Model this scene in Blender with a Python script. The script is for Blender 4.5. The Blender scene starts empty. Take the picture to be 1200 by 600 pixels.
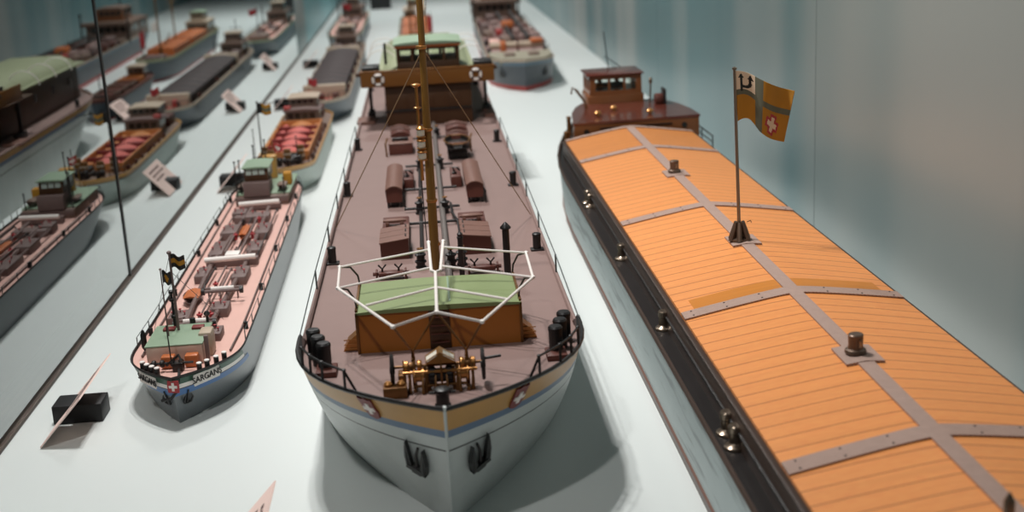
import bpy, bmesh, math, random
from mathutils import Vector, Matrix
random.seed(7)
C = bpy.context.scene.collection
PI = math.pi

# ---------------------------------------------------------------- materials
def lin(c):
    c = c / 255.0
    return c / 12.92 if c <= 0.04045 else ((c + 0.055) / 1.055) ** 2.4
def rgb(t): return (lin(t[0]), lin(t[1]), lin(t[2]), 1)
MATS = {}
def M(name, col, rough=0.5, metal=0.0, noise=0.12, scale=60, bump=0.0, stretch=(1, 1, 1), spec=0.5, coat=0.0):
    m = bpy.data.materials.new(name); m.use_nodes = True
    nt = m.node_tree; b = nt.nodes['Principled BSDF']
    tc = nt.nodes.new('ShaderNodeTexCoord'); mp = nt.nodes.new('ShaderNodeMapping'); mp.inputs['Scale'].default_value = stretch
    no = nt.nodes.new('ShaderNodeTexNoise'); no.inputs['Scale'].default_value = scale; no.inputs['Detail'].default_value = 5
    nt.links.new(tc.outputs['Object'], mp.inputs['Vector']); nt.links.new(mp.outputs['Vector'], no.inputs['Vector'])
    mx = nt.nodes.new('ShaderNodeMix'); mx.data_type = 'RGBA'
    c = rgb(col)
    mx.inputs[6].default_value = [min(1, v * (1 - noise)) for v in c[:3]] + [1]
    mx.inputs[7].default_value = [min(1, v * (1 + noise)) for v in c[:3]] + [1]
    nt.links.new(no.outputs['Fac'], mx.inputs[0]); nt.links.new(mx.outputs[2], b.inputs['Base Color'])
    b.inputs['Roughness'].default_value = rough; b.inputs['Metallic'].default_value = metal
    b.inputs['Specular IOR Level'].default_value = spec
    b.inputs['Coat Weight'].default_value = coat
    if bump:
        bp = nt.nodes.new('ShaderNodeBump'); bp.inputs['Strength'].default_value = bump; bp.inputs['Distance'].default_value = 0.001
        nt.links.new(no.outputs['Fac'], bp.inputs['Height']); nt.links.new(bp.outputs['Normal'], b.inputs['Normal'])
    MATS[name] = m
    return m

def glass_mat(name, ior, gain, tint):
    m = bpy.data.materials.new(name); m.use_nodes = True
    nt = m.node_tree; nt.nodes.remove(nt.nodes['Principled BSDF']); out = nt.nodes['Material Output']
    fr = nt.nodes.new('ShaderNodeFresnel'); fr.inputs['IOR'].default_value = ior
    mu = nt.nodes.new('ShaderNodeMath'); mu.operation = 'MULTIPLY'; mu.use_clamp = True; mu.inputs[1].default_value = gain
    tr = nt.nodes.new('ShaderNodeBsdfTransparent'); tr.inputs['Color'].default_value = tint
    gl = nt.nodes.new('ShaderNodeBsdfGlossy'); gl.inputs['Roughness'].default_value = 0.0; gl.inputs['Color'].default_value = (0.93, 0.97, 0.97, 1)
    mix = nt.nodes.new('ShaderNodeMixShader')
    nt.links.new(fr.outputs[0], mu.inputs[0]); nt.links.new(mu.outputs[0], mix.inputs[0])
    nt.links.new(tr.outputs[0], mix.inputs[1]); nt.links.new(gl.outputs[0], mix.inputs[2]); nt.links.new(mix.outputs[0], out.inputs['Surface'])
    return m

FLOOR = M('white_plinth', (216, 221, 219), 0.42, 0, 0.02, 3)
DECK = M('dusty_pink_deck', (134, 109, 103), 0.6, 0, 0.06, 30)
HULLG = M('grey_hull_paint', (190, 195, 193), 0.42, 0, 0.16, 25, 0.05)
OCHRE = M('ochre_paint', (186, 138, 70), 0.4, 0, 0.14, 35)
BLUE = M('slate_blue_paint', (92, 114, 140), 0.45, 0, 0.12, 40)
BLACK = M('black_paint', (26, 24, 24), 0.42, 0, 0.2, 60)
DARK = M('dark_iron', (40, 35, 34), 0.45, 0.2, 0.2, 80)
BROWN = M('ochre_brown_paint', (164, 98, 30), 0.42, 0, 0.1, 30)
DBROWN = M('dark_brown_paint', (70, 42, 18), 0.45, 0, 0.14, 40)
GREEN = M('pale_green_roof', (124, 138, 92), 0.6, 0, 0.07, 40)
GREY_GREEN = M('grey_green_roof', (132, 152, 128), 0.6, 0, 0.08, 40)
CREAM_GREEN = M('pale_yellow_green_deck', (142, 148, 116), 0.6, 0, 0.06, 40)
BRIDGE = M('bridge_brown_shaded', (118, 73, 22), 0.42, 0, 0.1, 30)  # ochre brown with the bridge's dimmer light put into the colour
OXIDE = M('red_oxide_paint', (88, 45, 35), 0.5, 0, 0.14, 50)
OXIDE_TOP = M('dusty_oxide_paint', (114, 79, 67), 0.55, 0, 0.1, 60)
BRASS = M('brass', (186, 132, 76), 0.32, 0.7, 0.15, 90)
BRONZE = M('dull_bronze', (120, 82, 44), 0.42, 0.5, 0.2, 90)
MASTC = M('varnished_mast_wood', (130, 94, 40), 0.4, 0, 0.25, 30, 0, (6, 6, 0.4))
WHITE = M('white_paint', (236, 228, 222), 0.5, 0, 0.04, 60)
ROPE = M('thin_cord', (150, 124, 92), 0.7, 0, 0.1, 200)
WIRE = M('grey_wire', (84, 92, 92), 0.5, 0.4, 0.1, 100)
RED = M('crest_red', (168, 52, 56), 0.5, 0, 0.08, 80)
MAROON = M('maroon_shield', (120, 48, 46), 0.5, 0, 0.1, 80)
PIPEG = M('grey_pipe', (104, 96, 92), 0.5, 0.1, 0.12, 60)
LAMPGL = M('lantern_glass', (226, 220, 205), 0.2, 0, 0.03, 60)
WINDOWG = M('pale_window_glass', (176, 190, 182), 0.15, 0, 0.05, 40)
DARKGL = M('dark_window_glass', (44, 40, 36), 0.12, 0, 0.05, 40)
GLOSSBR = M('polished_brown_roof', (96, 48, 38), 0.22, 0, 0.12, 30, 0, (1, 1, 1), 0.5, 0.4)
TANBR = M('barge_house_brown', (126, 76, 42), 0.35, 0, 0.1, 30, 0, (1, 1, 1), 0.5, 0.2)
STEEL = M('nickel_plated_metal', (150, 134, 118), 0.28, 0.85, 0.1, 120)
BDECK = M('barge_black_deck', (32, 28, 27), 0.38, 0, 0.5, 30)
COAM = M('barge_dark_brown_coaming', (66, 50, 42), 0.4, 0, 0.3, 40, 0, (1, 0.3, 1))
PINKCARD = M('pink_card', (246, 216, 206), 0.7, 0, 0.02, 60)
INK = M('print_grey_brown', (96, 72, 70), 0.7, 0, 0.1, 60)
BLOCK = M('black_block', (22, 21, 23), 0.55, 0, 0.15, 60)
TPINK = M('salmon_pink_deck', (216, 172, 160), 0.6, 0, 0.05, 40)
TGREY = M('mauve_grey_paint', (112, 92, 88), 0.55, 0, 0.1, 60)
TGREEN = M('hull_dark_green', (46, 84, 66), 0.4, 0, 0.08, 40)
TBLUE = M('hull_bright_blue', (62, 108, 164), 0.4, 0, 0.08, 40)
THULL = M('tanker_hull_grey', (108, 113, 117), 0.32, 0, 0.1, 25)
ORANGE = M('varnished_orange', (186, 104, 58), 0.4, 0, 0.15, 50)
PALEHULL = M('pale_green_grey_hull', (176, 188, 182), 0.45, 0, 0.08, 25)
HOLDPINK = M('salmon_red_hold', (196, 98, 90), 0.55, 0, 0.1, 40)
SIENNA = M('sienna_paint', (186, 118, 64), 0.5, 0, 0.1, 40)
DKCOVER = M('dark_mauve_cover', (48, 36, 37), 0.6, 0, 0.25, 60, 0, (1, 6, 1))
NAVY = M('blue_black_hull', (56, 68, 78), 0.4, 0, 0.12, 25)
BEIGE = M('beige_paint', (176, 158, 138), 0.55, 0, 0.08, 40)
TAUPE = M('taupe_paint', (112, 90, 78), 0.55, 0, 0.12, 50)
REDBR = M('signal_red_paint', (160, 56, 52), 0.5, 0, 0.1, 50)
FYEL = M('flag_yellow', (176, 122, 30), 0.75, 0, 0.1, 90)
FGRY = M('flag_grey_green', (98, 100, 84), 0.75, 0, 0.1, 90)
FWHT = M('flag_white', (226, 204, 178), 0.75, 0, 0.06, 90)
MATS_CLEAR = glass_mat('clear_pane', 1.3, 1.0, (.9, .93, .9, 1))
TEALG = M('teal_end_panel', (120, 176, 182), 0.3, 0, 0.06, 2)

def planks(name, col, dark, pitch, rot=0.0):
    m = M(name, col, 0.42, 0, 0.12, 22, 0.0, (0.25, 6, 1))
    nt = m.node_tree; b = nt.nodes['Principled BSDF']; mx = [n for n in nt.nodes if n.type == 'MIX'][0]
    tc = [n for n in nt.nodes if n.type == 'TEX_COORD'][0]
    sp = nt.nodes.new('ShaderNodeSeparateXYZ'); nt.links.new(tc.outputs['Object'], sp.inputs[0])
    d = nt.nodes.new('ShaderNodeMath'); d.operation = 'DIVIDE'; d.inputs[1].default_value = pitch
    fr = nt.nodes.new('ShaderNodeMath'); fr.operation = 'FRACT'
    lt = nt.nodes.new('ShaderNodeMath'); lt.operation = 'LESS_THAN'; lt.inputs[1].default_value = 0.075
    nt.links.new(sp.outputs['Y'], d.inputs[0]); nt.links.new(d.outputs[0], fr.inputs[0]); nt.links.new(fr.outputs[0], lt.inputs[0])
    # fine speckled grain
    g = nt.nodes.new('ShaderNodeTexNoise'); g.inputs['Scale'].default_value = 420; g.inputs['Detail'].default_value = 3
    mp = nt.nodes.new('ShaderNodeMapping'); mp.inputs['Scale'].default_value = (0.25, 1, 1)
    nt.links.new(tc.outputs['Object'], mp.inputs[0]); nt.links.new(mp.outputs[0], g.inputs['Vector'])
    m3 = nt.nodes.new('ShaderNodeMix'); m3.data_type = 'RGBA'; m3.blend_type = 'OVERLAY'; m3.inputs[0].default_value = 0.25
    nt.links.new(mx.outputs[2], m3.inputs[6]); nt.links.new(g.outputs['Color'], m3.inputs[7])
    mr = nt.nodes.new('ShaderNodeRGBToBW'); nt.links.new(g.outputs['Color'], mr.inputs[0]); nt.links.new(mr.outputs[0], m3.inputs[7])
    m2 = nt.nodes.new('ShaderNodeMix'); m2.data_type = 'RGBA'; m2.inputs[7].default_value = rgb(dark)
    s = nt.nodes.new('ShaderNodeMath'); s.operation = 'MULTIPLY'; s.inputs[1].default_value = 0.75
    nt.links.new(lt.outputs[0], s.inputs[0])
    nt.links.new(s.outputs[0], m2.inputs[0]); nt.links.new(m3.outputs[2], m2.inputs[6]); nt.links.new(m2.outputs[2], b.inputs['Base Color'])
    return m
PLANK = planks('orange_plank_cover', (226, 146, 82), (140, 82, 44), 0.0205)
AMBER = M('amber_plank', (196, 122, 44), 0.38, 0, 0.2, 30, 0, (0.2, 6, 1))
AMBERP = planks('amber_plank_cover', (206, 130, 66), (140, 80, 40), 0.0205)

def strap_mat():
    m = M('woven_strap', (182, 152, 138), 0.6, 0, 0.15, 120)
    nt = m.node_tree; b = nt.nodes['Principled BSDF']; tc = [n for n in nt.nodes if n.type == 'TEX_COORD'][0]
    w = nt.nodes.new('ShaderNodeTexWave'); w.inputs['Scale'].default_value = 190; w.bands_direction = 'DIAGONAL'; w.inputs['Distortion'].default_value = 1.0
    nt.links.new(tc.outputs['Object'], w.inputs['Vector'])
    bp = nt.nodes.new('ShaderNodeBump'); bp.inputs['Strength'].default_value = 0.8; bp.inputs['Distance'].default_value = 0.0008
    nt.links.new(w.outputs['Fac'], bp.inputs['Height']); nt.links.new(bp.outputs['Normal'], b.inputs['Normal'])
    mx = [n for n in nt.nodes if n.type == 'MIX'][0]
    m2 = nt.nodes.new('ShaderNodeMix'); m2.data_type = 'RGBA'; m2.inputs[7].default_value = rgb((134, 106, 94))
    s = nt.nodes.new('ShaderNodeMath'); s.operation = 'MULTIPLY'; s.inputs[1].default_value = 0.55
    nt.links.new(w.outputs['Fac'], s.inputs[0]); nt.links.new(s.outputs[0], m2.inputs[0])
    nt.links.new(mx.outputs[2], m2.inputs[6]); nt.links.new(m2.outputs[2], b.inputs['Base Color'])
    return m
STRAP = strap_mat()

def wornhull():
    m = M('worn_blue_grey_hull', (150, 164, 164), 0.42, 0, 0.1, 30)
    nt = m.node_tree; b = nt.nodes['Principled BSDF']; tc = [n for n in nt.nodes if n.type == 'TEX_COORD'][0]
    mx = [n for n in nt.nodes if n.type == 'MIX'][0]
    mp = nt.nodes.new('ShaderNodeMapping'); mp.inputs['Scale'].default_value = (1, 0.08, 1)
    n = nt.nodes.new('ShaderNodeTexNoise'); n.inputs['Scale'].default_value = 130; n.inputs['Detail'].default_value = 8
    nt.links.new(tc.outputs['Object'], mp.inputs[0]); nt.links.new(mp.outputs[0], n.inputs['Vector'])
    r = nt.nodes.new('ShaderNodeValToRGB'); r.color_ramp.elements[0].position = 0.54; r.color_ramp.elements[1].position = 0.66
    nt.links.new(n.outputs['Fac'], r.inputs[0])
    m2 = nt.nodes.new('ShaderNodeMix'); m2.data_type = 'RGBA'; m2.inputs[7].default_value = rgb((78, 88, 90))
    s = nt.nodes.new('ShaderNodeMath'); s.operation = 'MULTIPLY'; s.inputs[1].default_value = 0.6
    nt.links.new(r.outputs[0], s.inputs[0]); nt.links.new(s.outputs[0], m2.inputs[0])
    nt.links.new(mx.outputs[2], m2.inputs[6]); nt.links.new(m2.outputs[2], b.inputs['Base Color'])
    return m
BHULL = wornhull()

# ---------------------------------------------------------------- mesh builder
WARP = [None]      # optional fairing applied to a model's own shape
class MB:
    def __init__(s): s.v = []; s.f = []; s.m = []
    def add(s, vs, fs, m=0):
        o = len(s.v); s.v += [tuple(v) for v in vs]
        s.f += [tuple(i + o for i in f) for f in fs]; s.m += [m] * len(fs)
        return s
    def box(s, x0, x1, y0, y1, z0, z1, m=0, bev=0.0, rz=0.0, rx=0.0, ry=0.0):
        bm = bmesh.new(); bmesh.ops.create_cube(bm, size=1)
        for v in bm.verts: v.co = Vector((v.co.x * (x1 - x0), v.co.y * (y1 - y0), v.co.z * (z1 - z0)))
        if bev:
            bmesh.ops.bevel(bm, geom=bm.edges[:], offset=bev, segments=2, affect='EDGES', profile=0.5)
        mt = Matrix.Translation(((x0 + x1) / 2, (y0 + y1) / 2, (z0 + z1) / 2)) @ Matrix.Rotation(rz, 4, 'Z') @ Matrix.Rotation(rx, 4, 'X') @ Matrix.Rotation(ry, 4, 'Y')
        bm.verts.index_update()
        s.add([mt @ v.co for v in bm.verts], [[v.index for v in f.verts] for f in bm.faces], m); bm.free()
        return s
    def tube(s, pts, r, m=0, n=8, closed=False):
        pts = [Vector(p) for p in pts]; k = len(pts); rs = r if isinstance(r, (list, tuple)) else [r] * k
        vs = []; up = None
        for i, p in enumerate(pts):
            if closed: t = pts[(i + 1) % k] - pts[i - 1]
            else: t = pts[min(i + 1, k - 1)] - pts[max(i - 1, 0)]
            t.normalize()
            if up is None:
                up = Vector((0, 0, 1)) if abs(t.z) < 0.9 else Vector((1, 0, 0))
            a = t.cross(up)
            if a.length < 1e-6: a = t.cross(Vector((0.3, 1, 0.2)))
            a.normalize(); b = a.cross(t).normalized(); up = b
            for j in range(n):
                an = 2 * PI * j / n; vs.append(p + (a * math.cos(an) + b * math.sin(an)) * rs[i])
        fs = []
        for i in range(k if closed else k - 1):
            i2 = (i + 1) % k
            for j in range(n): fs.append((i * n + j, i * n + (j + 1) % n, i2 * n + (j + 1) % n, i2 * n + j))
        if not closed: fs += [tuple(range(n - 1, -1, -1)), tuple(range((k - 1) * n, k * n))]
        return s.add(vs, fs, m)
    def lathe(s, x, y, z, prof, m=0, n=16, axis='z'):
        vs = []; k = len(prof)
        for (r, h) in prof:
            for j in range(n):
                a = 2 * PI * j / n; c, d = r * math.cos(a), r * math.sin(a)
                vs.append((x + c, y + d, z + h) if axis == 'z' else ((x + h, y + c, z + d) if axis == 'x' else (x + c, y + h, z + d)))
        fs = [(i * n + j, i * n + (j + 1) % n, (i + 1) * n + (j + 1) % n, (i + 1) * n + j) for i in range(k - 1) for j in range(n)]
        fs += [tuple(range(n - 1, -1, -1)), tuple(range((k - 1) * n, k * n))]
        return s.add(vs, fs, m)
    def prism(s, poly, a0, a1, axis='y', m=0):
        k = len(poly)
        def P(p, a): return (p[0], a, p[1]) if axis == 'y' else ((a, p[0], p[1]) if axis == 'x' else (p[0], p[1], a))
        vs = [P(p, a0) for p in poly] + [P(p, a1) for p in poly]
        fs = [(i, (i + 1) % k, k + (i + 1) % k, k + i) for i in range(k)] + [tuple(range(k - 1, -1, -1)), tuple(range(k, 2 * k))]
        return s.add(vs, fs, m)
    def grid(s, rows, m=0):
        w = len(rows[0]); vs = [p for r in rows for p in r]
        fs = [(i * w + j, i * w + j + 1, (i + 1) * w + j + 1, (i + 1) * w + j) for i in range(len(rows) - 1) for j in range(w - 1)]
        return s.add(vs, fs, m)
    def torus(s, c, R, r, axis='y', m=0, n=20, k=6, a0=0, a1=2 * PI):
        full = abs(a1 - a0) > 6.28; q = n if full else n + 1; pts = []
        for i in range(q):
            a = a0 + (a1 - a0) * i / n; u, v = R * math.cos(a), R * math.sin(a)
            pts.append((c[0] + u, c[1], c[2] + v) if axis == 'y' else ((c[0] + u, c[1] + v, c[2]) if axis == 'z' else (c[0], c[1] + u, c[2] + v)))
        return s.tube(pts, r, m, k, full)
    def obj(s, name, mats, parent=None, loc=None, smooth=True, ang=35):
        if not isinstance(mats, (list, tuple)): mats = [mats]
        if WARP[0]: s.v = [WARP[0](*v) for v in s.v]
        o_ = Vector(parent['_o']) if parent is not None else Vector(loc if loc is not None else (0, 0, 0))
        me = bpy.data.meshes.new(name); me.from_pydata([(Vector(v) - o_) for v in s.v], [], s.f)
        for x in mats: me.materials.append(x)
        me.polygons.foreach_set('material_index', s.m)
        bm = bmesh.new(); bm.from_mesh(me); bmesh.ops.recalc_face_normals(bm, faces=bm.faces[:]); bm.to_mesh(me); bm.free()
        if smooth:
            me.polygons.foreach_set('use_smooth', [True] * len(me.polygons)); me.set_sharp_from_angle(angle=math.radians(ang))
        me.update()
        o = bpy.data.objects.new(name, me); C.objects.link(o)
        if parent is not None: o.parent = parent
        else: o.location = o_
        o['_o'] = tuple(o_)
        return o

def tag(o, label, cat, group=None):
    o['label'] = label; o['category'] = cat
    if group: o['group'] = group
    return o
def thing(name, label, cat, loc, group=None):
    o = bpy.data.objects.new(name, None); C.objects.link(o); o.location = loc; o.empty_display_size = 0.02; o['_o'] = tuple(loc)
    return tag(o, label, cat, group)
def lerp(a, b, t): return a + (b - a) * t

# ---------------------------------------------------------------- hull
class Hull:
    def __init__(s, x0, y0, y1, hb, ztop, Lt=.22, Lb=.25, pt=2.6, pb=2.0, rake=.09, St=.2, Sb=.3, qt=3.0, qb=1.8, rs=.08, skew=0.0, vk=1.0, bilge=0.0):
        s.__dict__.update(locals())
    def prm(s, v):
        v = max(0, v) ** s.vk if v <= 1 else v
        return (s.y0 + s.rake * (1 - v), s.y1 - s.rs * (1 - v), lerp(s.Lb, s.Lt, v), lerp(s.pb, s.pt, v), lerp(s.Sb, s.St, v), lerp(s.qb, s.qt, v))
    def hw(s, y, z):
        v = z / s.ztop(y); a, b, L, p, S, q = s.prm(v)
        d = min(1, max(0, (y - a) / L)); e = min(1, max(0, (b - y) / S))
        return s.hb * (1 - (1 - d) ** p) * (1 - (1 - e) ** q) * (1 - s.bilge * max(0, 0.25 - v) ** 2 * 16)
    def cx(s, y): return s.x0 + s.skew * (y - s.y0)
    def ys(s, a, b, L, S, nb=16, nm=14, ns=12):
        r = [a + L * (i / nb) ** 2 for i in range(nb)] + [lerp(a + L, b - S, i / nm) for i in range(nm)] + [b - S * ((ns - i) / ns) ** 2 for i in range(ns + 1)]
        return r
    def row(s, spec):
        kind, val = spec; out = []
        v = val if kind == 'v' else 1 - val / s.ztop(s.y0)
        a, b, L, p, S, q = s.prm(v)
        for y in s.ys(a, b, L, S):
            z = s.ztop(y) * val if kind == 'v' else s.ztop(y) - val
            vv = z / s.ztop(y); a2, b2, *_ = s.prm(vv)
            out.append((y, z, s.hw(y, z)))
        out[0] = (out[0][0], out[0][1], 0.0); out[-1] = (out[-1][0], out[-1][1], 0.0)
        return out
    def shell(s, specs, mats_idx):
        mb = MB(); rows = [s.row(q) for q in specs]
        for k in range(len(rows) - 1):
            for sg in (-1, 1):
                mb.grid([[(s.cx(y) + sg * h, y, z) for (y, z, h) in rows[k]], [(s.cx(y) + sg * h, y, z) for (y, z, h) in rows[k + 1]]], mats_idx[k])
        return mb
    def deck(s, dz, y0=None, y1=None, inset=0.001):
        mb = MB(); a, b, L, p, S, q = s.prm(1)
        ys = [y for y in s.ys(a, b, L, S) if (y0 is None or y >= y0) and (y1 is None or y <= y1)]
        if y0 is not None: ys = [y0] + ys
        if y1 is not None: ys.append(y1)
        mb.grid([[(s.cx(y) + k * max(0, s.hw(y, s.ztop(y) - dz) - inset), y, s.ztop(y) - dz) for k in (-1, -.5, 0, .5, 1)] for y in ys])
        return mb
    def edge(s, y, sg, up=0.0, ins=0.0):
        z = s.ztop(y) + up; return (s.cx(y) + sg * max(0, s.hw(y, z) - ins), y, z)
    def edge_pts(s, ya, yb, sg, up=0.0, ins=0.0, n=24):
        return [s.edge(lerp(ya, yb, i / n), sg, up, ins) for i in range(n + 1)]
    def rim(s, up, r, y0=None, y1=None, m=0, ins=0.0):
        """one continuous tube along the top edge, port side to starboard side round the bow"""
        a = s.y0 if y0 is None else y0; b = s.y1 if y1 is None else y1
        aa, bb, L, p, S, q = s.prm(1); ys = [y for y in s.ys(aa, bb, L, S) if a < y < b] + ([b] if y1 is not None else [])
        left = [s.edge(y, -1, up, ins) for y in reversed(ys)]; right = [s.edge(y, 1, up, ins) for y in ys]
        t = s.prm((s.ztop(s.y0) + up) / s.ztop(s.y0))[0]
        return MB().tube(left + [(s.cx(t), t, s.ztop(t) + up)] + right, r, m, 6, closed=(y1 is None))

def bulwark(H, up, th, yend, ybase=0.0):
    """solid raised bulwark round the bow from the deck edge up"""
    mb = MB(); a, b, L, p, S, q = H.prm(1)
    a2 = H.prm((H.ztop(H.y0) + up) / H.ztop(H.y0))[0]
    N = 22
    def loop(u, ins, tip):
        out = []
        for i in range(N + 1):
            y = tip + (yend - tip) * (i / N) ** 2; z = H.ztop(y) + u
            out.append((y, z, max(0, H.hw(y, z) - ins) if i else 0.0))
        return out
    o0 = loop(ybase, 0, a); o1 = loop(up, 0, a2); i1 = loop(up, th, a2 + th * 1.5); i0 = loop(ybase - .004, th, a + th * 1.5)
    for sg in (-1, 1):
        rows = [[(H.cx(y) + sg * h, y, z) for (y, z, h) in l] for l in (o0, o1, i1, i0)]
        mb.grid(rows[0:2], 0).grid(rows[1:3], 1).grid(rows[2:4], 1)
        mb.add([rows[0][-1], rows[1][-1], rows[2][-1], rows[3][-1]], [(0, 1, 2, 3)], 1)
    return mb

def bollard_mb(x, y, z, r, h, flange=1.5, m=0):
    return MB().lathe(x, y, z, [(r * flange, 0), (r * flange, h * .1), (r * 1.05, h * .16), (r * .92, h * .5), (r * .95, h * .78), (r * 1.14, h * .84), (r * 1.14, h * .95), (r * .95, h)], m, 16)

def swiss_cross(cx, cy, cz, s, t=0.28):
    """a plus-shaped polygon in the u,v plane"""
    a = s; b = s * t
    return [(b, a), (b, b), (a, b), (a, -b), (b, -b), (b, -a), (-b, -a), (-b, -b), (-a, -b), (-a, b), (-b, b), (-b, a)]

def on_hull(H, y, z, sg, off=0.0):
    """frame on the hull's skin: point, along (aft), up, outward normal"""
    p = Vector((H.cx(y) + sg * H.hw(y, z), y, z))
    e = 0.003
    py = Vector((H.cx(y + e) + sg * H.hw(y + e, z), y + e, z)) - p
    pz = Vector((H.cx(y) + sg * H.hw(y, z + e), y, z + e)) - p
    py.normalize(); pz.normalize(); n = py.cross(pz).normalized()
    if n.x * sg < 0: n = -n
    return p + n * off, py, pz, n

def plate(mb, fr, poly, t, m=0):
    """extrude polygon (u along, v up) laid on a frame outward by t"""
    p, u, v, n = fr; k = len(poly)
    vs = [p + u * a + v * b for a, b in poly] + [p + u * a + v * b + n * t for a, b in poly]
    mb.add(vs, [(i, (i + 1) % k, k + (i + 1) % k, k + i) for i in range(k)] + [tuple(range(k - 1, -1, -1)), tuple(range(k, 2 * k))], m)
    return mb

def text_mesh(body, size, fr, flip, mat, parent, name):
    """block lettering standing on a frame"""
    cu = bpy.data.curves.new('lettering', 'FONT'); cu.body = body; cu.size = size; cu.align_x = 'CENTER'; cu.align_y = 'CENTER'; cu.extrude = 0.0003
    to = bpy.data.objects.new('lettering', cu); C.objects.link(to)
    dg = bpy.context.evaluated_depsgraph_get(); me = bpy.data.meshes.new_from_object(to.evaluated_get(dg))
    bpy.data.objects.remove(to)
    p, u, v, n = fr; u = -u if flip else u
    mb = MB(); mb.add([p + u * w.co.x + v * w.co.y + n * (w.co.z + .0003) for w in me.vertices], [tuple(f.vertices) for f in me.polygons])
    return mb.obj(name, mat, parent, smooth=False)

# ================================================================= setting
def struct(o): o['kind'] = 'structure'; return o
XG, XW = -.421, .545
struct(MB().box(-.47, .60, -.6, 9.0, -.12, 0, 0, 0.002).obj('floor', FLOOR, loc=(0, 0, 0)))
wall = M('satin_wall_panel', (150, 162, 162), 0.34, 0, 0.05, 3)
def wall_nodes(m):
    nt = m.node_tree; b = nt.nodes['Principled BSDF']; tc = [n for n in nt.nodes if n.type == 'TEX_COORD'][0]
    mx = [n for n in nt.nodes if n.type == 'MIX'][0]
    mp = nt.nodes.new('ShaderNodeMapping'); mp.inputs['Scale'].default_value = (1, 1, 0.06)
    n = nt.nodes.new('ShaderNodeTexNoise'); n.inputs['Scale'].default_value = 2.6; n.inputs['Detail'].default_value = 1.5
    nt.links.new(tc.outputs['Object'], mp.inputs[0]); nt.links.new(mp.outputs[0], n.inputs['Vector'])
    r = nt.nodes.new('ShaderNodeValToRGB')
    r.color_ramp.elements[0].position = 0.38; r.color_ramp.elements[0].color = rgb((88, 116, 119))
    r.color_ramp.elements[1].position = 0.62; r.color_ramp.elements[1].color = rgb((140, 146, 143))
    nt.links.new(n.outputs['Fac'], r.inputs[0]); nt.links.new(r.outputs[0], b.inputs['Base Color'])
wall_nodes(wall)
wb = MB()
ye = [-.6, .55, 1.75, 2.95, 4.15, 5.35, 6.55, 7.8, 9.0]
for a, b in zip(ye[:-1], ye[1:]): wb.box(XW, XW + .02, a + .0012, b - .0012, 0, 1.5)
struct(wb.obj('wall_right', wall, loc=(0, 0, 0)))
struct(MB().box(-.47, .60, 9.0, 9.03, -.12, 1.5).obj('wall_back', TEALG, loc=(0, 0, 0)))
G1 = glass_mat('dim_pane', 1.52, 2.1, (0.86, 0.92, 0.91, 1))
G2 = glass_mat('bright_pane', 1.6, 1.9, (0.86, 0.92, 0.91, 1))
for k, (a, b, g) in enumerate([(.35, 1.731, G1), (1.735, 4.47, G2)]):
    struct(MB().box(XG - .008, XG, a, b, 0.002, 1.5).obj('window_%d' % (k + 1), g, loc=(0, 0, 0), smooth=False))
CHAN = M('dark_bronze_channel', (74, 62, 54), 0.4, 0.4, 0.1, 40)
struct(MB().box(XG - .012, XG + .0045, .3, 9.0, 0, 0.004, 0, .0008).obj('trim_1', CHAN, loc=(0, 0, 0)))
struct(MB().box(XG - .0085, XG + .0015, 1.7295, 1.7365, 0.004, 1.5).obj('trim_2', BLACK, loc=(0, 0, 0)))
struct(MB().box(XG - .012, XG + .001, 4.472, 4.85, 0.004, 1.5, 0, .001).obj('trim_3', M('grey_post', (150, 166, 166), .4), loc=(0, 0, 0)))
struct(MB().box(XG - .010, XG, 4.852, 8.99, 0.004, 1.5).obj('teal_pane', TEALG, loc=(0, 0, 0)))  # third pane as a solid panel, teal seen in the glass painted on
for k, y in enumerate((1.80, 2.95, 4.2)):
    struct(MB().box(XG - .008, XW + .01, y - .009, y + .009, 1.0, 1.02, 0, .002).obj('trim_%d' % (k + 4), CHAN, loc=(0, 0, 0)))  # unseen case-top cross rails, added to cast faint shadow bands on the floor
# ================================================================= big tanker in the middle
def part(mb, name, mat, par, label=None, **k):
    o = mb.obj(name, mat, par, **k)
    if label: o['label'] = label
    return o
S = thing('ship_model', 'largest ship model, ochre banded grey bow and dusty pink deck, middle of the case', 'model ship', (0.0, .95, 0))
zt = lambda y: .103 + (.0075 * ((1.25 - y) / .39) ** 2 if y < 1.25 else 0) + (.006 * ((y - 2.6) / .5) ** 2 if y > 2.6 else 0)
H = Hull(-.001, .870, 3.10, .1225, zt, Lt=.215, Lb=.30, pt=2.6, pb=1.6, rake=.055, St=.30, Sb=.45, qt=2.4, qb=1.8, rs=.10, skew=.003)
dz = .0025
def dk(y): return zt(y) - dz
specs = [('o', 0), ('o', .0105), ('o', .0175), ('o', .030), ('o', .0315), ('o', .045), ('v', .45), ('v', .3), ('v', .15), ('v', .05), ('v', 0)]
hull = part(H.shell(specs, [0, 1, 2, 3, 2, 2, 2, 2, 2, 2]), 'hull', [OCHRE, BLUE, HULLG, BLACK], S)
part(MB().tube([(H.cx(t), t - .0004, z) for t, z in [(H.prm(z / zt(.87))[0], z) for z in (.124, .10, .07, .04, .015, .001)]], [.0012] * 6, 0, 6), 'stem_bar', HULLG, hull)
part(H.deck(dz), 'deck', DECK, S)
bw = part(bulwark(H, .0105, .0022, 1.075), 'bulwark', [OCHRE, BLACK], S)
part(H.rim(.0105, .0018, y1=1.075), 'cap_rail', BLACK, bw)
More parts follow.
